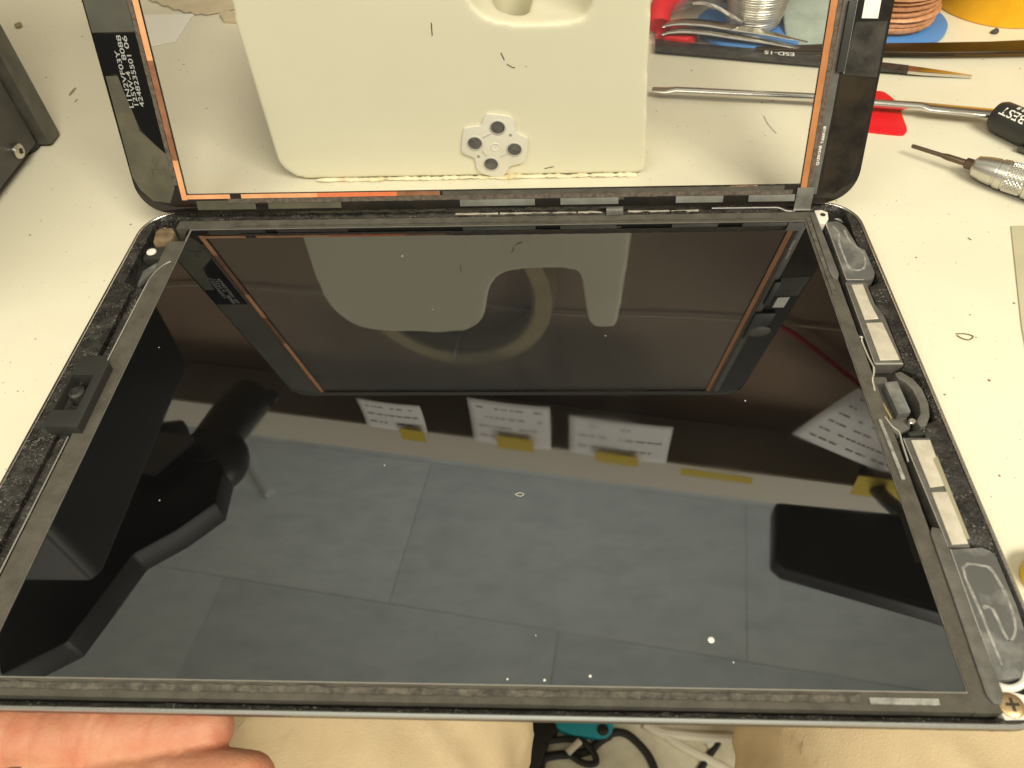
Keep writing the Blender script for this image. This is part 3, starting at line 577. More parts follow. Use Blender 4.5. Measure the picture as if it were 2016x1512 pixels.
# button membrane stuck to the face of the case
bp = [(650 + x * .34722, y * .34722) for x, y in ((880, 655), (905, 645), (1000, 656), (1030, 668), (1045, 695), (1055, 748), (1105, 775), (1122, 800), (1110, 895), (1085, 928), (1018, 943), (990, 990), (960, 1005), (860, 985), (828, 945), (820, 898), (770, 878), (744, 850), (755, 745), (775, 722), (850, 712), (862, 690))]
org = DY(975, 290, 113.4)
mem = thing('button_membrane', 'milky silicone keypad membrane with four dark pills on the cream case', 'membrane', (org.x, 114.3, org.z))
q2 = [DY(x, y, 113.5) - org for x, y in bp]
fnm = lambda a, b, c: Vector((a, -c, b))
bm = B(); prism(bm, [(v.x, v.z) for v in smooth_path([(v.x, v.z, 0) for v in q2] and [Vector((v.x, 0, v.z)) for v in q2], 2, True)], 0.0, 1.0, fnm)
sheet = obj('silicone_sheet', bm, M_SILICONE, mem, bevel=0.3)
for px, py in ((980, 250), (935, 281), (1013, 293), (967, 322)):
    c = DY(px, py, 113.3) - org
    bm = B(); lathe(bm, [(3.0, 0), (3.0, 0.35), (2.6, 0.55), (2.55, 0.2)], 24, (c.x, -1.0, c.z), (0, -1, 0)); rng_ = obj('dome_ring', bm, mat('dome_ring', (0.56, 0.54, 0.48), 0.35), mem)
    bm = B(); lathe(bm, [(2.5, 0), (2.5, 0.3), (2.1, 0.42)], 24, (c.x, -1.0, c.z), (0, -1, 0)); obj('carbon_pill', bm, M_CARBON, mem)
for a, b in (((950, 270), (966, 262)), ((950, 296), (958, 305)), ((985, 308), (999, 301)), ):
    A, Bq = DY(*a, 113.2) - org, DY(*b, 113.2) - org
    bm = B(); tube(bm, [(A.x, -1.02, A.z), (Bq.x, -1.02, Bq.z)], 0.5, 6, flat=(1, 0.4)); obj('air_channel', bm, mat('dome_ring', (0, 0, 0)), mem)
c = DY(975, 289, 113.3) - org
bm = B(); tube(bm, [(c.x + 1.5 * math.cos(a / 10 * 5.0 + 0.6), -1.05, c.z + 1.5 * math.sin(a / 10 * 5.0 + 0.6)) for a in range(11)], 0.25, 6); obj('moulded_mark', bm, M_SILICONE, mem)
for px, py in ((1005, 266), (942, 308)):
    c = DY(px, py, 113.3) - org; bm = B(); lathe(bm, [(0.6, 0), (0.6, 0.08)], 12, (c.x, -1.0, c.z), (0, -1, 0)); obj('pin_hole', bm, mat('pin_hole', (0.32, 0.30, 0.24), 0.6), mem)

# ================================================================== LEFT: black instrument
ps = thing('bench_instrument', 'black metal bench instrument with screwed side plate at the left edge', 'instrument', (-191, 130, 0))
bm = B(); box(bm, -150, -2.5, -110, 11.4, 6, 150); obj('chassis', bm, M_PSU, ps, bevel=1.5)
bm = B(); box(bm, -2.4, 0, -112, 7.5, 5, 152); pl = obj('side_plate', bm, M_PSU, ps, bevel=0.5)
bm = B(); prism(bm, [(-150, 11.5), (2.2, 11.5), (3.0, 12.5), (3.0, 20), (1.0, 22.5), (-150, 22.5)], 1.5, 156); obj('front_bezel', bm, M_PSU2, ps, bevel=0.8)
bm = B(); prism(bm, [(-152, -114), (1.5, -114), (4.5, -108), (4.5, 20), (0, 25), (-152, 25)], 62, 158); obj('added_dark_cover', bm, mat('cover_black', (0.012, 0.012, 0.012), 0.45), ps, bevel=6, seg=4)  # added in near black to darken the instrument's upper part when mirrored
bm = B(); lathe(bm, [(3.1, 0), (3.2, 0.6), (2.8, 1.5), (1.6, 1.9)], 24, (0, -5.5, 9.5), (1, 0, 0)); sc1 = obj('side_screw', bm, M_CHROME, ps)
bm = B(); 
for a in range(3):
    ca, sa = math.cos(R_(60 * a)), math.sin(R_(60 * a))
    tube(bm, [(1.92, -5.5 + 1.2 * ca, 9.5 + 1.2 * sa), (1.92, -5.5 - 1.2 * ca, 9.5 - 1.2 * sa)], 0.35, 6)
obj('screw_recess', bm, M_DARK, ps)
for yy in (-100, 12):
    bm = B(); lathe(bm, [(7, 0), (8, 6.2)], 20, (-10, yy, 0)); obj('rubber_foot', bm, M_BLACKCABLE, ps)

# ================================================================== TOOLS ON THE RIGHT
def at_root(name, label, cat, px, py, z=0, group=None):
    p = D(px, py, z); return thing(name, label, cat, (p.x, p.y, 0), group=group), Vector((p.x, p.y, 0))
# steel pry tool with black lettered handle
t, o0 = at_root('pry_tool', 'long steel pry tool with black lettered handle lying across the bench', 'pry tool', 1721, 204)
P = [D(1284, 176, 3.6) - o0, D(1310, 178, 3.8) - o0, D(1330, 179, 4) - o0, D(1600, 192, 4.2) - o0, D(1721, 204, 4.6) - o0, D(1812, 210, 4.8) - o0, D(1830, 212, 4.8) - o0, D(1958, 224, 5.2) - o0]
bm = B(); tube(bm, P, [1.6, 2.2, 1.7, 1.7, 1.7, 1.8, 2.6, 2.7], 16, flat=[(1.2, .25), (1.1, .35), (1, 1), (1, 1), (1, 1), (1, 1), (1.15, .5), (1.15, .5)]); obj('steel_shaft', bm, M_CHROME, t)
ha, hb_ = D(1958, 224, 6.2) - o0, D(2060, 272, 6.4) - o0; hd = (hb_ - ha).normalized()
bm = B(); lathe(bm, [(3.0, 0), (4.9, 0.6), (5.8, 2.4), (6.0, 6), (6.0, 60), (5.6, 63), (4.5, 64)], 28, ha, hd); hn = obj('handle', bm, M_BLKPLASTIC, t)
bm = B(); lathe(bm, [(6.03, 62), (6.1, 62.4), (6.1, 65)], 24, ha, hd); obj('handle_cap', bm, M_CHROME, t)
side = hd.cross(Vector((0, 0, 1))).normalized(); up = side.cross(hd).normalized()
def wrap_text(s, size, d0, ang0, par):
    o = text_mesh('lettering', s, size, (0, 0, 0), (1, 0, 0), (0, 1, 0), M_PRINTBR, par, bold=0.04)
    for v in o.data.vertices:
        x, y = v.co.x / MM, v.co.y / MM
        a = ang0 + y / 6.05; c = ha + hd * (d0 - x) + (side * math.sin(a) + up * math.cos(a)) * 6.06
        v.co = c * MM
    return o
wrap_text('BEST', 4.8, 13.6, 0.42, t)
wrap_text('8 8 8', 2.6, 12.6, -0.06, t)
# red pick under the pry tool
t, o0 = at_root('opening_pick', 'red triangular opening pick lying under the steel pry tool', 'pick', 1745, 225)
pts = [D(x, y, 0.5) - o0 for x, y in ((1700, 186), (1728, 181), (1745, 186), (1768, 207), (1776, 230), (1785, 255), (1782, 263), (1772, 266), (1730, 262), (1700, 257), (1672, 240), (1668, 215))]
bm = B(); prism(bm, [(p.x, p.y) for p in smooth_path([Vector((p.x, p.y, 0)) for p in pts], 4, True)], 0.0, 1.1); obj('pick_body', bm, M_RED, t, bevel=0.35)
# precision screwdriver with knurled aluminium body
t, o0 = at_root('precision_screwdriver', 'knurled aluminium precision screwdriver with brown bit pointing left', 'screwdriver', 1940, 345)
a0, a1 = D(1795, 287, 4.6) - o0, D(2016, 357, 5.8) - o0; dd = (a1 - a0).normalized(); Ld = (a1 - a0).length
bm = B(); lathe(bm, [(0.5, 0), (0.75, 0.3), (0.8, 11), (1.15, 13), (1.2, 20.5), (1.0, 20.6)], 16, a0, dd); obj('bit', bm, M_BRONZE, t)
bm = B(); lathe(bm, [(1.5, 19.5), (2.0, 20.0), (2.0, 23.0), (1.7, 23.5)], 6, a0, dd); obj('hex_collet', bm, M_BRONZE, t)
bm = B(); lathe(bm, [(2.6, 22.4), (3.6, 23.2), (4.5, 27), (4.9, 30.2), (4.7, 30.4), (4.7, 31), (5.1, 31.3), (5.3, 33.6), (5.0, 33.8), (5.0, 34.2), (5.0, 40.8), (5.6, 41.2), (5.6, 45.5), (5.2, 45.8), (5.2, 60), (5.4, 60.4), (5.4, 90), (4, 92)], 40, a0, dd); obj('barrel', bm, M_ALU, t)
# knurl as small real bumps
qd = Vector((0, 0, 1)).rotation_difference(dd)
for nm, z0_, z1_ in (('knurl_band', 34.4, 40.6), ('knurl_band', 46.2, 59)):
    bm = B(); rws = int((z1_ - z0_) / 0.72)
    for r in range(rws):
        for kk in range(26):
            a = 2 * math.pi * (kk + 0.5 * (r % 2)) / 26; z = z0_ + (r + .5) * 0.72
            pc = lambda da, dz, rr: a0 + qd @ Vector((rr * math.cos(a + da), rr * math.sin(a + da), z + dz))
            rb = 5.0 if z0_ < 40 else 5.2
            vv = [bm.verts.new(pc(0, -0.6, rb)), bm.verts.new(pc(0.1, 0, rb)), bm.verts.new(pc(0, 0.6, rb)), bm.verts.new(pc(-0.1, 0, rb))]; tp = bm.verts.new(pc(0, 0, rb + 0.42))
            for i in range(4): bm.faces.new((vv[i], vv[(i + 1) % 4], tp))
    kb = obj(nm, bm, M_ALU, t, smooth=0); kb['kind'] = 'stuff'
# a second dark blade tip at the right edge
t, o0 = at_root('craft_knife', 'dark pointed knife tip at the right edge above the screwdriver', 'knife', 2014, 292)
pts = [D(x, y, 2) - o0 for x, y in ((2002, 292), (2018, 285), (2070, 300), (2070, 318), (2018, 298))]
bm = B(); prism(bm, [(p.x, p.y) for p in pts], 1.0, 2.6); obj('blade_body', bm, M_PSU2, t, bevel=0.4)
# black tweezers
t, o0 = at_root('tweezers', 'black coated tweezers with white lettering and bright needle tip', 'tweezers', 1500, 108)
def blade(pts, z0, z1):
    bm = B(); n = len(pts); top = []; lo = []
    for i, (x, y0, y1) in enumerate(pts):
        za = z0 + (z1 - z0) * i / (n - 1)
        a, b = D(x, y0, za) - o0, D(x, y1, za) - o0
        top.append((bm.verts.new(a), bm.verts.new(b))); lo.append((bm.verts.new(a - Vector((0, 0, 1.3))), bm.verts.new(b - Vector((0, 0, 1.3)))))
    for i in range(n - 1):
        bm.faces.new((top[i][0], top[i][1], top[i + 1][1], top[i + 1][0])); bm.faces.new((lo[i][1], lo[i][0], lo[i + 1][0], lo[i + 1][1]))
        bm.faces.new((top[i][0], top[i + 1][0], lo[i + 1][0], lo[i][0])); bm.faces.new((top[i + 1][1], top[i][1], lo[i][1], lo[i + 1][1]))
    bm.faces.new((top[0][1], top[0][0], lo[0][0], lo[0][1])); bm.faces.new((top[-1][0], top[-1][1], lo[-1][1], lo[-1][0]))
    return bm
obj('upper_arm', blade([(1290, 76, 96), (1350, 83, 101), (1500, 96, 115), (1620, 110, 125), (1740, 122, 136), (1790, 128, 140)], 3.2, 2.6), M_TWZ, t, bevel=0.25)
obj('lower_arm', blade([(1290, 81, 99), (1400, 93, 108), (1620, 114, 128), (1740, 125, 139)], 1.5, 1.4), M_BLKPLASTIC, t, bevel=0.2)
obj('needle_tip', blade([(1788, 128.5, 140), (1820, 133, 143), (1870, 140.5, 146), (1914, 147.5, 149)], 2.6, 1.6), M_CHROME, t, bevel=0.1)
ta, tb = D(1565, 106, 3.2) - o0, D(1500, 101, 3.2) - o0; tu = (tb - ta).normalized(); tv = Vector((0, 0, 1)).cross(tu)
text_mesh('lettering', 'ESD-15', 4.4, ta + Vector((0, 0, 0.12)) - tv * 0.6, tu, tv, M_PRINTBR, t, bold=0.05)
# long dark amber strip above the tweezers
t, o0 = at_root('amber_strip', 'long glossy dark amber strip running off the right edge', 'strip', 1750, 95)
bm = blade([(1488, 91, 97), (1530, 89, 97), (1620, 86, 98), (1740, 84, 102), (1840, 83, 103), (1950, 81, 102), (2080, 75, 99)], 3.6, 4.4); obj('strip_body', bm, M_AMBER, t, bevel=0.5, seg=3)
bm = B(); tube(bm, [D(1740, 103.5, 1.2) - o0, D(1860, 106, 1.2) - o0, D(1880, 105, 1.2) - o0], 0.8, 8); obj('black_underlay', bm, M_BLKPLASTIC, t)
# solder spool
ctr = Vector((116, 231, 0)); t = thing('solder_spool', 'spool of bright solder wire with round blue flange seen through the glass', 'spool', ctr)
bm = B(); lathe(bm, [(25.5, 0), (26, 0.5), (26, 2.2), (25, 2.8), (12, 2.9)], 56); obj('flange', bm, M_BLUE, t)
bm = B(); P = []; Rr = []
for i in range(40 * 28):
    a = 2 * math.pi * i / 28; z = 4 + 1.12 * i / 28; rr = 11.5 + 7.5 * min(1, (z - 4) / 38) + 0.35 * noise.noise(Vector((math.cos(a) * 0.8, math.sin(a) * 0.8, z * 0.5))); z += 0.2 * noise.noise(Vector((math.cos(a), math.sin(a), z * 0.3 + 9)))
    P.append((rr * math.cos(a), rr * math.sin(a), z))
tube(bm, P, 0.66, 6); obj('solder_coil', bm, M_SOLDER, t, smooth=60)
bm = B(); lathe(bm, [(10.8, 2.8), (18, 42), (18, 48)], 32); obj('core', bm, M_BLUE, t)
bm = B(); tube(bm, smooth_path([D(1460, 44, 9) - ctr, D(1438, 30, 16) - ctr, D(1410, 14, 20) - ctr, D(1385, 6, 20) - ctr, D(1366, 7, 18) - ctr], 6), 0.8, 8); obj('loose_wire_end', bm, M_WIRE, t)
# copper braid spool
ctr = Vector((178, 233, 0)); t = thing('copper_spool', 'spool of loosely wound copper braid on a blue flange beside the yellow roll', 'spool', ctr)
bm = B(); lathe(bm, [(26.5, 0), (27, 0.5), (27, 2.4), (26, 3), (12, 3)], 56); obj('flange', bm, M_BLUE, t)
bm = B(); P = []
for i in range(16 * 24):
    a = 2 * math.pi * i / 24; z = 4.2 + 2.3 * i / 24; rr = 20 + 1.8 * noise.noise(Vector((a * 0.35, z * 0.2, 3)))
    P.append((rr * math.cos(a), rr * math.sin(a), z + 0.5 * noise.noise(Vector((a * 0.5, 1, 1)))))
tube(bm, P, 1.25, 6, flat=(0.7, 1)); obj('copper_coil', bm, M_COPWIRE, t, smooth=60)
bm = B(); lathe(bm, [(18.4, 2.9), (18.4, 42)], 32); obj('core', bm, M_COPWIRE, t)
# yellow tape roll
t = thing('tape_roll', 'deep yellow tape roll at the upper right corner of the bench', 'tape roll', (238, 254, 0))
bm = B(); lathe(bm, [(20, 0.0), (29.4, 0.0), (30, 0.5), (30, 47.5), (29.4, 48), (20, 48), (20, 0.0)], 72, closed=False); obj('tape_winding', bm, M_YELLOW, t)
bm = B(); lathe(bm, [(18.5, 0.2), (19.9, 0.2), (19.9, 47.8), (18.5, 47.8), (18.5, 0.2)], 48, closed=False); obj('cardboard_core', bm, M_KRAFT, t)
# crumb
def crumb(px, py, r, label, material=M_CRUMB, name='crumb', cat='crumb'):
    p = D(px, py, 0); bm = B(); bmesh.ops.create_icosphere(bm, subdivisions=2, radius=r)
    for v in bm.verts: v.co = v.co * (1 + 0.55 * noise.noise(v.co * 1.1 + Vector((px, py, 0)))); v.co.z = max(v.co.z * 0.75 + r * 0.5, 0)
    o = obj(name, bm, material, smooth=20); o.location = p * MM; return tag(o, label, cat)
crumb(1957, 66, 1.7, 'small grey crumb in front of the yellow tape roll')
crumb(38, 54, 2.0, 'brown flake on the bench at the top left', mat('brown_flake', (0.24, 0.19, 0.10), 0.9))
# lint curls on the bench
def lint(label, pts, r=0.16, z=0.3):
    c = D(*pts[0], 0); bm = B(); tube(bm, smooth_path([D(x, y, z) - c for x, y in pts], 5), r, 5); o = obj('fibre', bm, mat('fibre', (0.16, 0.11, 0.05), 0.8)); o.location = c * MM; tag(o, label, 'fibre')
lint('thin brown looped fibre on the bench right of the tablet', [(1882, 657), (1900, 657), (1916, 662), (1908, 669), (1894, 666), (1884, 660)])
lint('tiny straight brown fibre on the bench above the looped one', [(1906, 468), (1912, 472)], 0.14)
lint('faint curved hair on the bench seen through the glass', [(1504, 228), (1512, 244), (1528, 262)], 0.10)
# sage cloth
t, o0 = at_root('sage_cloth', 'sage green cloth crumpled behind the copper edge of the glass', 'cloth', 1590, 80)
bm = B(); NU, NV = 26, 26; g = []
for i in range(NU + 1):
    rowv = []
    for j in range(NV + 1):
        s_, t_ = i / NU, j / NV
        a = D(1618 + 40 * s_ - 0, 92 - 0 * s_, 1.5); b = D(1545 + 120 * s_, -60, 28)
        a = Vector((129 + 26 * s_, 206.5 + 4 * s_ + (12 * (0.5 - s_) if s_ < .5 else 0), 1.2)); b = Vector((128 + 40 * s_, 268, 30))
        p = a.lerp(b, t_); nz = noise.noise(Vector((p.x * 0.07, p.y * 0.06, 4)))
        p.z = max(0.9, 1.2 + 24 * t_ ** 1.3 + 6 * nz * min(1, t_ * 4)); rowv.append(bm.verts.new(p - o0))
    g.append(rowv)
for i in range(NU):
    for j in range(NV): bm.faces.new((g[i][j], g[i + 1][j], g[i + 1][j + 1], g[i][j + 1]))
so = obj('cloth_sheet', bm, M_CLOTH, t, smooth=70); md = so.modifiers.new('t', 'SOLIDIFY'); md.thickness = 0.0007
# red tool handles behind the case
t = thing('red_clip', 'glossy red plastic clip lying beside the cream case', 'clip', (80, 222, 0))
pts = [(-10, -2), (-6, -6), (3, -8.4), (7.5, -5), (9.5, 1), (6, 5), (-4, 5), (-10, 3)]
bm = B(); prism(bm, pts, 0, 5); obj('clip_jaw', bm, M_RED, t, bevel=1.2, seg=3)
bm = B(); tube(bm, smooth_path([(-9, 3, 6), (-8.5, 8, 9), (-5, 16, 11), (2, 22, 12), (6, 34, 12), (4, 46, 12)], 6), [5.5] * 31, 16); obj('clip_handle', bm, M_RED, t)
# bent steel tweezers on top of the blue flange
t, o0 = at_root('bent_tweezers', 'polished bent steel tweezers resting on the blue spool flange', 'tweezers', 1450, 58)
for dz, dy, nm in ((0, 0, 'upper_arm'), (-2.4, 5, 'lower_arm')):
    P = smooth_path([D(x, y + dy, z) - o0 + Vector((0, 0, dz)) for x, y, z in ((1302, 52, 8), (1322, 46, 9), (1350, 43.5, 9.5), (1390, 46, 9), (1440, 54, 8.2), (1500, 64, 7.4), (1550, 74, 6.6), (1590, 83, 5.6))], 5)
    bm = B(); n = len(P); tube(bm, P, [0.8 + 1.9 * math.sin(math.pi * min(1, (i / n) * 1.15)) ** 0.7 for i in range(n)], 12, flat=(1.2, 0.35)); obj(nm, bm, M_CHROME, t)
# clear plastic film bag by the spool
t, o0 = at_root('plastic_bag', 'crumpled clear plastic bag between red clip and solder spool', 'bag', 1380, 40)
bm = B(); g = []
for i in range(19):
    rowv = []
    for j in range(19):
        a = i / 18; b = j / 18; x = 78 + 26 * a; y = 222 + 30 * b
        rowv.append(bm.verts.new(Vector((x, y, 11 + 7 * noise.noise(Vector((x * 0.12, y * 0.1, 2))) + 5 * math.sin(a * math.pi))) - o0))
    g.append(rowv)
for i in range(18):
    for j in range(18): bm.faces.new((g[i][j], g[i + 1][j], g[i + 1][j + 1], g[i][j + 1]))
obj('bag_film', bm, M_FILM, t, smooth=80)
t = thing('dark_block', 'dark grey block behind the plastic bag and red clip', 'block', (100, 262, 0))
bm = B(); box(bm, -16, 12, -4, 14, 0, 40); obj('block_body', bm, M_PSU2, t, bevel=1.5)
# paper scraps at upper left
c = D(340, 60, 0); bm = B(); P = [D(x, y, 0.6) - c for x, y in ((262, 30), (382, 27), (372, 40), (347, 80), (292, 92), (270, 92))]
prism(bm, [(p.x, p.y) for p in P], 0.25, 0.6); o = obj('paper_slip', bm, M_PAPER); o.location = c * MM; tag(o, 'white folded paper slip lying behind the left glass border', 'paper')
c = D(370, 10, 0); bm = B(); P = []
for i in range(40):
    x = 292 + 175 * i / 39; y = -2 + 30 * math.sin(min(1, i / 26) * math.pi / 2) + 1.6 * math.sin(i * 1.3) * (1 if i < 24 else 0.2) - (12 * (i - 26) / 13 if i > 26 else 0)
    P.append(D(x, y, 1.0) - c)
P += [D(480, -60, 1) - c, D(290, -60, 1) - c]
prism(bm, [(p.x, p.y) for p in P], 0.7, 1.4); o = obj('kraft_envelope', bm, M_KRAFT); o.location = c * MM; tag(o, 'kraft paper bag with zigzag torn edge at the top left', 'paper bag')
c = D(440, 35, 0); bm = B(); P = [D(x, y, 1.0) - c for x, y in ((432, 30), (446, 22), (470, 30), (470, 44), (440, 42))]
prism(bm, [(p.x, p.y) for p in P], 0.0, 2.2); o = obj('rubber_scrap', bm, M_KRAFT, bevel=0.6); o.location = c * MM; tag(o, 'small tan scrap tucked against the left side of the cream case', 'scrap')
# grey sheet and yellow item at the right border of the picture
c = D(2010, 500, 0); bm = B(); P = [D(x, y, 0.6) - c for x, y in ((1991, 444), (2060, 442), (2100, 800), (2030, 740), (2012, 640))]
prism(bm, [(p.x, p.y) for p in P], 0.0, 0.5); o = obj('grey_sheet', bm, mat('olive_grey_card', (0.56, 0.52, 0.36), 0.7, col2=(0.50, 0.46, 0.31), nscale=0.05), bevel=0.15); o.location = c * MM; tag(o, 'olive grey card sheet at the right edge of the bench', 'card')
c = D(2020, 1150, 0); bm = B(); lathe(bm, [(5, 0), (5.3, 0.6), (5.3, 5), (4.6, 6)], 32); o = obj('yellow_cap', bm, mat('lemon_plastic', (0.88, 0.60, 0.02), 0.4)); o.location = (c + Vector((4.3, 1, 0))) * MM; tag(o, 'bright yellow cap at the right edge beside the tablet', 'cap')

# ================================================================== BELOW: floor clutter between the knees
def cable(label, pts, r, material, z=-697, name='cable'):
    c = D(*pts[0][:2], -700); bm = B()
    tube(bm, smooth_path([D(p[0], p[1], (p[2] if len(p) > 2 else z)) - c for p in pts], 7), r, 10); o = obj(name, bm, material); o.location = c * MM; tag(o, label, 'cable')
cable('thick white cable end lying highest between the knees', [(1270, 1425), (1300, 1442), (1350, 1449), (1400, 1453), (1443, 1454)], 6.0, M_WHITECABLE)
cable('long white cable running diagonally down the floor to the right', [(1255, 1405), (1300, 1440), (1340, 1468), (1390, 1494), (1440, 1520), (1480, 1545)], 5.0, M_WHITECABLE)
cable('black cable arching across the middle of the floor', [(1190, 1452), (1212, 1442), (1235, 1446), (1258, 1465), (1278, 1490), (1290, 1520), (1295, 1560)], 4.2, M_BLACKCABLE)
cable('black cable crossing the white one at the right', [(1420, 1452), (1405, 1475), (1388, 1500), (1370, 1530)], 3.5, M_BLACKCABLE)
cable('looped black cable tangle below the cyan pad', [(1200, 1448), (1180, 1460), (1160, 1478), (1130, 1485), (1095, 1487), (1070, 1495), (1066, 1520), (1085, 1545)], 4.5, M_BLACKCABLE)
cable('small black cable loop in the tangle on the floor', [(1120, 1485), (1150, 1503), (1172, 1502), (1170, 1485), (1150, 1462), (1120, 1455), (1070, 1458), (1040, 1450)], 3.6, M_BLACKCABLE, -690)
cable('short pale cable tip lying in the black tangle', [(1118, 1482), (1130, 1470), (1142, 1459)], 3.6, M_WHITECABLE, -684)
c = D(1140, 1430, -700); t = thing('cyan_pad', 'cyan plastic foot pad on the floor under the tablet edge', 'pad', c)
P = [D(x, y, -680) - c - Vector((0, 0, 0)) for x, y in ((1085, 1385), (1215, 1385), (1207, 1436), (1196, 1446), (1180, 1449), (1130, 1444), (1095, 1430))]
bm = B(); prism(bm, [(p.x, p.y) for p in P], 0, 14); obj('pad_body', bm, M_CYAN, t, bevel=3)
bm = B(); lathe(bm, [(6, 14), (6, 16), (4, 17)], 16, (D(1195, 1434, -680) - c) * 1 + Vector((-4, 0, -20))); obj('pad_screw', bm, M_BLACKCABLE, t)
c = D(1400, 1466, -700); bm = B(); bmesh.ops.create_icosphere(bm, subdivisions=2, radius=6)
for v in bm.verts: v.co.z = v.co.z * 0.5 + 3
o = obj('paper_pellet', bm, M_PAPER); o.location = c * MM; tag(o, 'small white pellet on the floor beside the crossing cables', 'pellet')
c = D(1050, 1480, -700); t = thing('dark_bag', 'dark fabric bag on the floor by the left knee', 'bag', c)
bm = B(); prism(bm, [(p.x, p.y) for p in [D(x, y, -690) - c for x, y in ((960, 1400), (1075, 1400), (1100, 1440), (1082, 1460), (1060, 1520), (960, 1560))]], 0, 16); obj('bag_body', bm, M_BLACKCABLE, t, bevel=4, seg=3)

# ================================================================== PERSON: thighs in khaki and the left hand under the tablet
per = thing('person', 'seated person in khaki trousers holding the tablet edge with one hand', 'person', (50, -420, -700))
PO = Vector((50, -420, -700))
def blob(bm, pts, seg=16):
    """tapered limb from (x,y,z,r) knots with rounded ends"""
    P = smooth_path([p[:3] for p in pts], 6); rs = [p[0] for p in smooth_path([(p[3], 0, 0) for p in pts], 6)]
    d0 = (P[0] - P[1]).normalized(); d1 = (P[-1] - P[-2]).normalized()
    pre = [(P[0] + d0 * rs[0] * math.sin(a), rs[0] * math.cos(a)) for a in (1.45, 1.1, 0.7, 0.35)]; post = [(P[-1] + d1 * rs[-1] * math.sin(a), rs[-1] * math.cos(a)) for a in (0.35, 0.7, 1.1, 1.45)]
    tube(bm, [q for q, _ in pre] + P + [q for q, _ in post], [r for _, r in pre] + rs + [r for _, r in post], seg)
def remesh(o, vox, it, fac=0.5):
    md = o.modifiers.new('r', 'REMESH'); md.mode = 'VOXEL'; md.voxel_size = vox * MM; md.use_smooth_shade = True
    ms = o.modifiers.new('s', 'SMOOTH'); ms.iterations = it; ms.factor = fac
    bpy.context.view_layer.update(); return baked(o)
bm = B()
for pts in ([(-95, -420, -205, 98), (-85, -250, -195, 90), (-70, -60, -192, 78), (-62, 60, -200, 66), (-60, 110, -235, 62), (-62, 118, -420, 55), (-65, 110, -600, 48)],
            [(195, -420, -205, 98), (186, -250, -195, 90), (176, -60, -192, 78), (205, 60, -200, 66), (222, 110, -235, 62), (232, 118, -420, 55), (236, 110, -600, 48)],
            [(-80, -430, -190, 110), (50, -440, -185, 120), (180, -430, -190, 110)]):
    blob(bm, [(p[0] - PO.x, p[1] - PO.y, p[2] - PO.z, p[3]) for p in pts], 24)
tr = remesh(obj('trousers', bm, M_TROUSER, per), 4.5, 6)
def displace(o, fn):
    me = o.data; nr = [v.normal.copy() for v in me.vertices]; co = [v.co.copy() for v in me.vertices]
    flat = []
    for c, nn in zip(co, nr): flat.extend(c + nn * fn(c / MM + PO) * MM)
    me.vertices.foreach_set('co', flat); me.update()
displace(tr, lambda p: noise.noise(Vector((p.x * 0.02, p.y * 0.008, p.z * 0.02))) * 6 + noise.noise(Vector((p.x * 0.05 + p.y * 0.02, p.y * 0.012, p.z * 0.03 + 7))) * 4.5 + 3.2 * (1 - abs(noise.noise(Vector((p.x * 0.045 + p.y * 0.03, p.y * 0.01, 3))))) ** 6)
bm = B()
arm = [(-320, -430, 20, 42), (-290, -320, -20, 40), (-262, -230, -40, 33), (-232, -165, -38, 27)]
HAND = [arm, [(-232, -165, -38, 26), (-205, -138, -32, 20), (-178, -100, -24, 13)], [(-225, -170, -42, 24), (-198, -140, -36, 18), (-172, -122, -32, 13)], [(-215, -170, -44, 22), (-190, -150, -40, 15), (-166, -140, -40, 12)],
        [(-200, -115, -26, 14), (-180, -105, -24, 13), (-170, -128, -34, 13), (-176, -146, -42, 12)],
        [(-178, -98, -24, 11.5), (-146, -90.0, -19, 9.6), (-122, -86.6, -15.5, 9.6), (-108, -86.0, -14.5, 8.8), (-92, -86.0, -13.8, 8.7), (-84, -85.8, -13.4, 9.1), (-76, -85.4, -13.2, 8.3), (-66, -84.8, -13.0, 7.6), (-60, -84.2, -13.0, 6.2)],      # index along the front edge
        [(-172, -116, -30, 11.5), (-140, -107, -24, 10), (-112, -101.6, -20, 9.4), (-98, -100.4, -18, 9.0), (-82, -99.0, -16, 8.8), (-68, -97.6, -14.6, 8.6), (-56, -96.2, -13.6, 8.0), (-48, -95.2, -13.4, 6.6)],   # middle
        [(-168, -137, -41, 11), (-138, -130, -38, 9.6), (-108, -124.5, -34, 8.8), (-82, -120.5, -31, 8), (-60, -118, -29, 6.8)],                 # ring
        [(-170, -150, -47, 9.6), (-146, -148, -50, 8.4), (-122, -142, -50, 7.6), (-100, -138, -48, 6.2)],                                     # little
        [(-215, -135, -28, 14), (-200, -108, -8, 12), (-184, -84, 4, 10), (-166, -72, 12, 8.8), (-152, -66, 15, 7.4)]]                        # thumb, over the left edge, outside the picture
for pts in HAND: blob(bm, [(p[0] - PO.x, p[1] - PO.y, p[2] - PO.z, p[3]) for p in pts], 18)
hand = remesh(obj('left_arm_and_hand', bm, M_SKIN, per), 0.9, 4)
def creases(p):
    d = 0.0
    for xc, amp, wd in ((-84, 0.75, 0.9), (-81.6, 0.5, 0.7), (-87, 0.4, 0.8), (-117, 0.8, 1.0), (-114, 0.55, 0.8), (-120.5, 0.5, 0.9), (-64, 0.35, 0.7), (-72, 0.3, 0.8), (-98, 0.3, 1.0), (-105, 0.35, 0.9)):
        x = p.x - xc - 1.6 * noise.noise(Vector((xc, p.y * 0.14, p.z * 0.14))) - 0.18 * (p.y + 95)
        d -= amp * math.exp(-(x / wd) ** 2)
    if p.x < -140: d = 0
    return d + 0.35 * noise.noise(p * 0.16) + 0.10 * noise.noise(p * 0.7)
displace(hand, creases)
nm_ = []
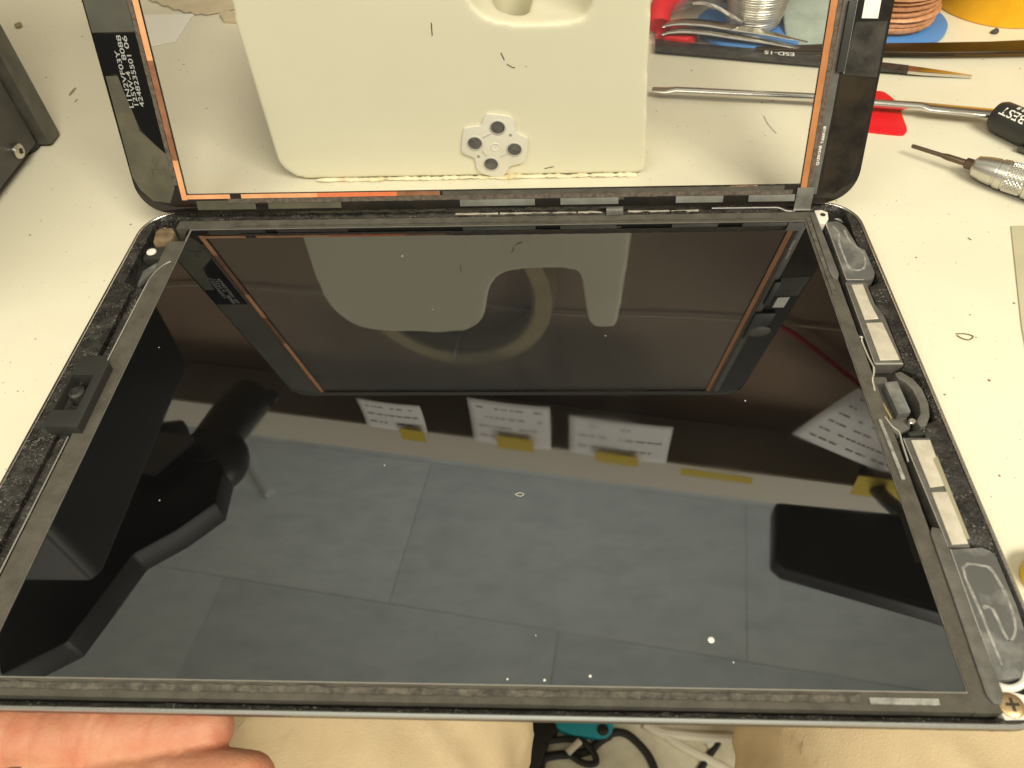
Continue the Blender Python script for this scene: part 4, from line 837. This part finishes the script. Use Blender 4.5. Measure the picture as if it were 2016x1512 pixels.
for (x, y, z, ax, ay, az) in ((-50.5, -98.6, -8.6, 10, 1.6, 1.2),):
    bm = B(); bmesh.ops.create_uvsphere(bm, u_segments=18, v_segments=10, radius=1)
    for v in bm.verts: v.co = Matrix.Rotation(0.75, 3, 'X') @ Vector((v.co.x * 6.0, v.co.y * 4.4, v.co.z * 1.0)) + Vector((x, y, z)) - PO
    obj('finger_nail', bm, M_NAIL, per)
c0 = Vector((-100, -100.6, -18.2)); ax = Vector((14, 1.1, 2)).normalized()
bm = B(); lathe(bm, [(9.0, -2.6), (9.9, -2.3), (10.1, 0), (9.9, 2.3), (9.0, 2.6)], 40, (0, 0, 0), ax, closed=False)
rg = obj('finger_ring', bm, mat('ring_steel', (0.22, 0.20, 0.18), 0.3, metal=0.9)); rg.location = c0 * MM; tag(rg, 'dark metal band ring worn on a finger below the tablet', 'ring')

# ================================================================== OVERHEAD: what the screen mirrors
# notes taped under the shelf edge
def note(label, a0, a1, z0, z1, tape, lines, tilt=0.0, b=-2.0):
    ca, cz = (a0 + a1) / 2, (z0 + z1) / 2
    base = room(ca, b, cz); t = thing('paper_note', label, 'note', base, group=None)
    wx, hz = (a1 - a0) / 2, (z1 - z0) / 2
    def P3(u, v):
        cu = u * math.cos(tilt) - v * math.sin(tilt); cv = u * math.sin(tilt) + v * math.cos(tilt)
        d = -6.0 * ((hz - v) / (2 * hz)) ** 2 - 1.5 * math.cos(u / wx * 1.4)
        return room(ca + cu, b + d, cz + cv) - base
    bm = B(); g = [[bm.verts.new(P3(-wx + 2 * wx * i / 12, -hz + 2 * hz * j / 8)) for j in range(9)] for i in range(13)]
    for i in range(12):
        for j in range(8): bm.faces.new((g[i][j], g[i + 1][j], g[i + 1][j + 1], g[i][j + 1]))
    sh = obj('sheet', bm, M_NOTE, t, smooth=80); md = sh.modifiers.new('t', 'SOLIDIFY'); md.thickness = 0.0003; md.offset = 1
    bm = B()
    for li in range(lines):
        v = -hz + 2 * hz * (li + 0.8) / (lines + 0.6); u = -wx * 0.8
        while u < wx * 0.7:
            L_ = random.uniform(2, 9)
            if random.random() < 0.7:
                q = [P3(u, v - 0.7), P3(min(u + L_, wx * .85), v - 0.7), P3(min(u + L_, wx * .85), v + 0.9), P3(u, v + 0.9)]
                of = room(0, -0.7, 0) - room(0, 0, 0); bm.faces.new([bm.verts.new(p + of) for p in q])
            u += L_ + random.uniform(1, 3)
    obj('handwriting', bm, M_NOTEINK, t, recalc=False, smooth=0)
    return t
def tape(label, a0, a1, z0, z1, b=-4.5):
    ca, cz = (a0 + a1) / 2, (z0 + z1) / 2; base = room(ca, b, cz)
    bm = B(); prism(bm, [(a0, z0), (a1 - 1, z0 + 1), (a1, z1), (a0 + 1, z1 - 1)], b, b + 0.4, lambda u, v, n: room(u, n, v) - base)
    o = obj('masking_tape', bm, M_MASK); o.location = base * MM; tag(o, label, 'tape')
def RP(px, py, b):
    """where a mirrored point sits on the plane b in front of the back wall"""
    d = ray(px, py); C2 = CAM; n = Vector((-st, ct, 0)); p0 = room(0, b, 0)
    t_ = (p0 - C2).dot(n) / d.dot(n); q = C2 + d * t_; z = 12.2 - q.z
    return (q - Vector((0, 327, 0))).dot(Vector((ct, st, 0))), z
def note_px(label, quad, lines, tilt=0.0):
    pts = [RP(x, y, -2) for x, y in quad]; a = [p[0] for p in pts]; z = [p[1] for p in pts]
    return note(label, min(a), max(a), min(z), max(z), None, lines, tilt)
note_px('small handwritten note mirrored leftmost of the taped notes', ((704, 774), (842, 852)), 3)
note_px('handwritten note mirrored in the middle of the taped notes', ((921, 772), (1085, 885)), 4)
note_px('wide handwritten note mirrored right of the middle one', ((1122, 806), (1311, 912)), 3)
for lb, q in (('yellow tape holding the leftmost mirrored note', ((786, 842), (840, 870))), ('yellow tape holding the middle mirrored note', ((976, 856), (1052, 890))),
              ('yellow tape holding the wide mirrored note', ((1172, 888), (1256, 918))), ('long yellow tape on the shelf edge with no note', ((1340, 920), (1480, 952))),
              ('yellow tape holding the tilted mirrored sheet', ((1690, 935), (1770, 985)))):
    A, Bz = RP(*q[0], -8), RP(*q[1], -8); tape(lb, min(A[0], Bz[0]), max(A[0], Bz[0]), min(A[1], Bz[1]), max(A[1], Bz[1]), -9)
a_, z_ = RP(1725, 850, -2)
note('tilted white sheet with lines of writing mirrored beside the home button bracket', a_ - 55, a_ + 55, z_ - 42, z_ + 42, None, 6, R_(24))
# coil of cream cable on a hook
a_, z_ = RP(888, 558, 40); rb_ = room(a_, 40, z_)
t = thing('hanging_tape_roll', 'large aged yellow tape roll hung on the wall, mirrored behind the cream case', 'tape roll', rb_)
Rh = 88
yax = Vector((-st, ct, 0))
bm = B(); lathe(bm, [(Rh - 9, -13), (Rh + 5, -13), (Rh + 6, -12), (Rh + 6, 12), (Rh - 9, 12), (Rh - 9, -13)], 72, (0, 0, 0), yax, closed=False); obj('tape_winding', bm, mat('aged_tape', (0.36, 0.30, 0.16), 0.7, col2=(0.30, 0.25, 0.13), nscale=0.05), t)
bm = B(); lathe(bm, [(Rh - 12, -12), (Rh - 9.1, -12), (Rh - 9.1, 11.5), (Rh - 12, 11.5), (Rh - 12, -12)], 72, (0, 0, 0), yax, closed=False); obj('cardboard_core', bm, mat('core_brown', (0.12, 0.085, 0.05), 0.8), t)
bm = B(); tube(bm, [room(a_, 60, z_ + Rh - 14.2) - rb_, room(a_, 24, z_ + Rh - 14.2) - rb_, room(a_, 22, z_ + Rh - 8) - rb_], 2, 8); obj('wall_hook', bm, M_CHROME, t)
# pale cable line along the wall
c = room(0, 56, 300); bm = B(); P = []
for px, py in ((250, 590), (340, 562), (480, 566), (640, 578), (900, 596), (1100, 618), (1300, 622), (1480, 632), (1700, 655)):
    a, z = RP(px, py, 56); P.append(room(a, 56, z) - c)
tube(bm, smooth_path(P, 5), 1.1, 8); o = obj('wall_cord', bm, mat('dull_cord', (0.40, 0.35, 0.26), 0.7)); o.location = c * MM; tag(o, 'thin pale cord running along the dark back wall in the mirror image', 'cord')
# red cord
c = room(300, 50, 300); bm = B(); P = [room(*[(RP(px, py, 50))[i] if i != 1 else 50 for i in (0, 1)], RP(px, py, 50)[1]) - c for px, py in ((1500, 625), (1560, 655), (1640, 715), (1720, 780))]
tube(bm, smooth_path(P, 5), 2.2, 8); o = obj('hanging_wire', bm, mat('dark_red_cord', (0.25, 0.01, 0.03), 0.6)); o.location = c * MM; tag(o, 'thin dark red wire hanging on the wall in the mirror image', 'wire')
# black lamp head hung from the shelf at the right
def RZ(px, py, z):
    d = ray(px, py); t_ = ((12.2 - z) - CAM.z) / d.z; q = CAM + d * t_; return Vector((q.x, q.y, z))
qs = [RZ(x, y, 400) for x, y in ((1526, 986), (1524, 1100), (1545, 1118), (1840, 1202), (2050, 1265), (2090, 1040), (1800, 1012))]
base = qs[0] + Vector((60, -20, 0)); base.z = 400
t = thing('shelf_lamp', 'black rounded lamp head hanging from the shelf, mirrored at the lower right', 'lamp', base)
bm = B(); prism(bm, [(q.x - base.x, q.y - base.y) for q in qs], 0, 22); obj('lamp_head', bm, mat('cover_black', (0.012, 0.012, 0.012), 0.45), t, bevel=5, seg=4)
q = RZ(1815, 1060, 400) - base; bm = B(); box(bm, q.x - 12, q.x + 60, q.y - 22, q.y + 22, -0.8, 0.2); obj('lamp_window', bm, mat('lamp_window', (0.10, 0.10, 0.10), 0.4), t)
bm = B(); tube(bm, smooth_path([Vector((60, 10, 20)), Vector((60, 60, 60)), Vector((60, 118, 92))], 6), 7, 12); obj('lamp_stem', bm, M_BLKPLASTIC, t)
# overhead microscope arm at the left
t = thing('microscope_arm', 'black microscope head on an arm above the left side, mirrored in the screen', 'microscope', (-420, 160, 0)); mo = Vector((-420, 160, 0))
bm = B(); lathe(bm, [(70, 0), (72, 3), (72, 14), (66, 18), (12, 20)], 40, (0, 0, 0)); obj('stand_base', bm, M_BLKPLASTIC, t)
bm = B(); tube(bm, [(0, 0, 10), (0, 0, 330)], 12, 20); obj('post', bm, M_BLKPLASTIC, t)
pts = [RZ(x, y, 250) - mo for x, y in ((120, 830), (200, 838), (385, 865), (305, 936), (160, 906), (90, 895))]
bm = B(); prism(bm, [(p.x, p.y) for p in pts], 246, 252); obj('arm_plate', bm, mat('arm_plate_grey', (0.16, 0.155, 0.15), 0.5), t, bevel=1.5)
bm = B(); tube(bm, [Vector((0, 0, 275)), Vector((100, 10, 275)), RZ(360, 870, 275) - mo], 16, 16); obj('arm_tube', bm, M_BLKPLASTIC, t)
p1 = RZ(405, 875, 262) - mo
bm = B(); bmesh.ops.create_uvsphere(bm, u_segments=24, v_segments=16, radius=24); bmesh.ops.translate(bm, verts=bm.verts, vec=p1 + Vector((0, 0, 18))); obj('swivel_joint', bm, M_BLKPLASTIC, t)
pa, pb = RZ(410, 880, 270) - mo, RZ(492, 785, 300) - mo
bm = B(); tube(bm, [pa, pa.lerp(pb, 0.5), pb], [14, 17, 17], 24); ob = obj('eyepiece_tube', bm, M_BLKPLASTIC, t)
dv = (pb - pa).normalized(); sd = dv.cross(Vector((0, 0, 1))).normalized()
for k_, w_ in ((-15, 5), (-8, 3.5), (-1, 4.5), (8, 3), (15, 6)):
    bm = B(); tube(bm, [pb + sd * k_ - dv * 2, pb + sd * k_ + dv * (4 + w_ * 0.5)], w_, 12); obj('focus_tab', bm, M_BLKPLASTIC, t)
cq = [RZ(x, y, 262) for x, y in ((415, 885), (440, 925), (424, 990), (345, 1045), (262, 1090), (195, 1180), (130, 1265), (0, 1330), (-60, 1000), (200, 930))]
bm = B(); prism(bm, [(q.x - mo.x, q.y - mo.y) for q in cq], 262, 285); obj('microscope_body', bm, mat('cover_black', (0.012, 0.012, 0.012), 0.45), t, bevel=2, seg=2)
# pale conduit on the ceiling
p1, p2 = RZ(475, 870, 1615), RZ(532, 972, 1615); c = p1.copy(); bm = B(); tube(bm, [p1 - c, p2 - c], 16, 16); o = obj('ceiling_conduit', bm, M_CEIL); o.location = c * MM; tag(o, 'pale conduit tube on the ceiling mirrored beside the microscope', 'conduit')
bpy.context.view_layer.update()
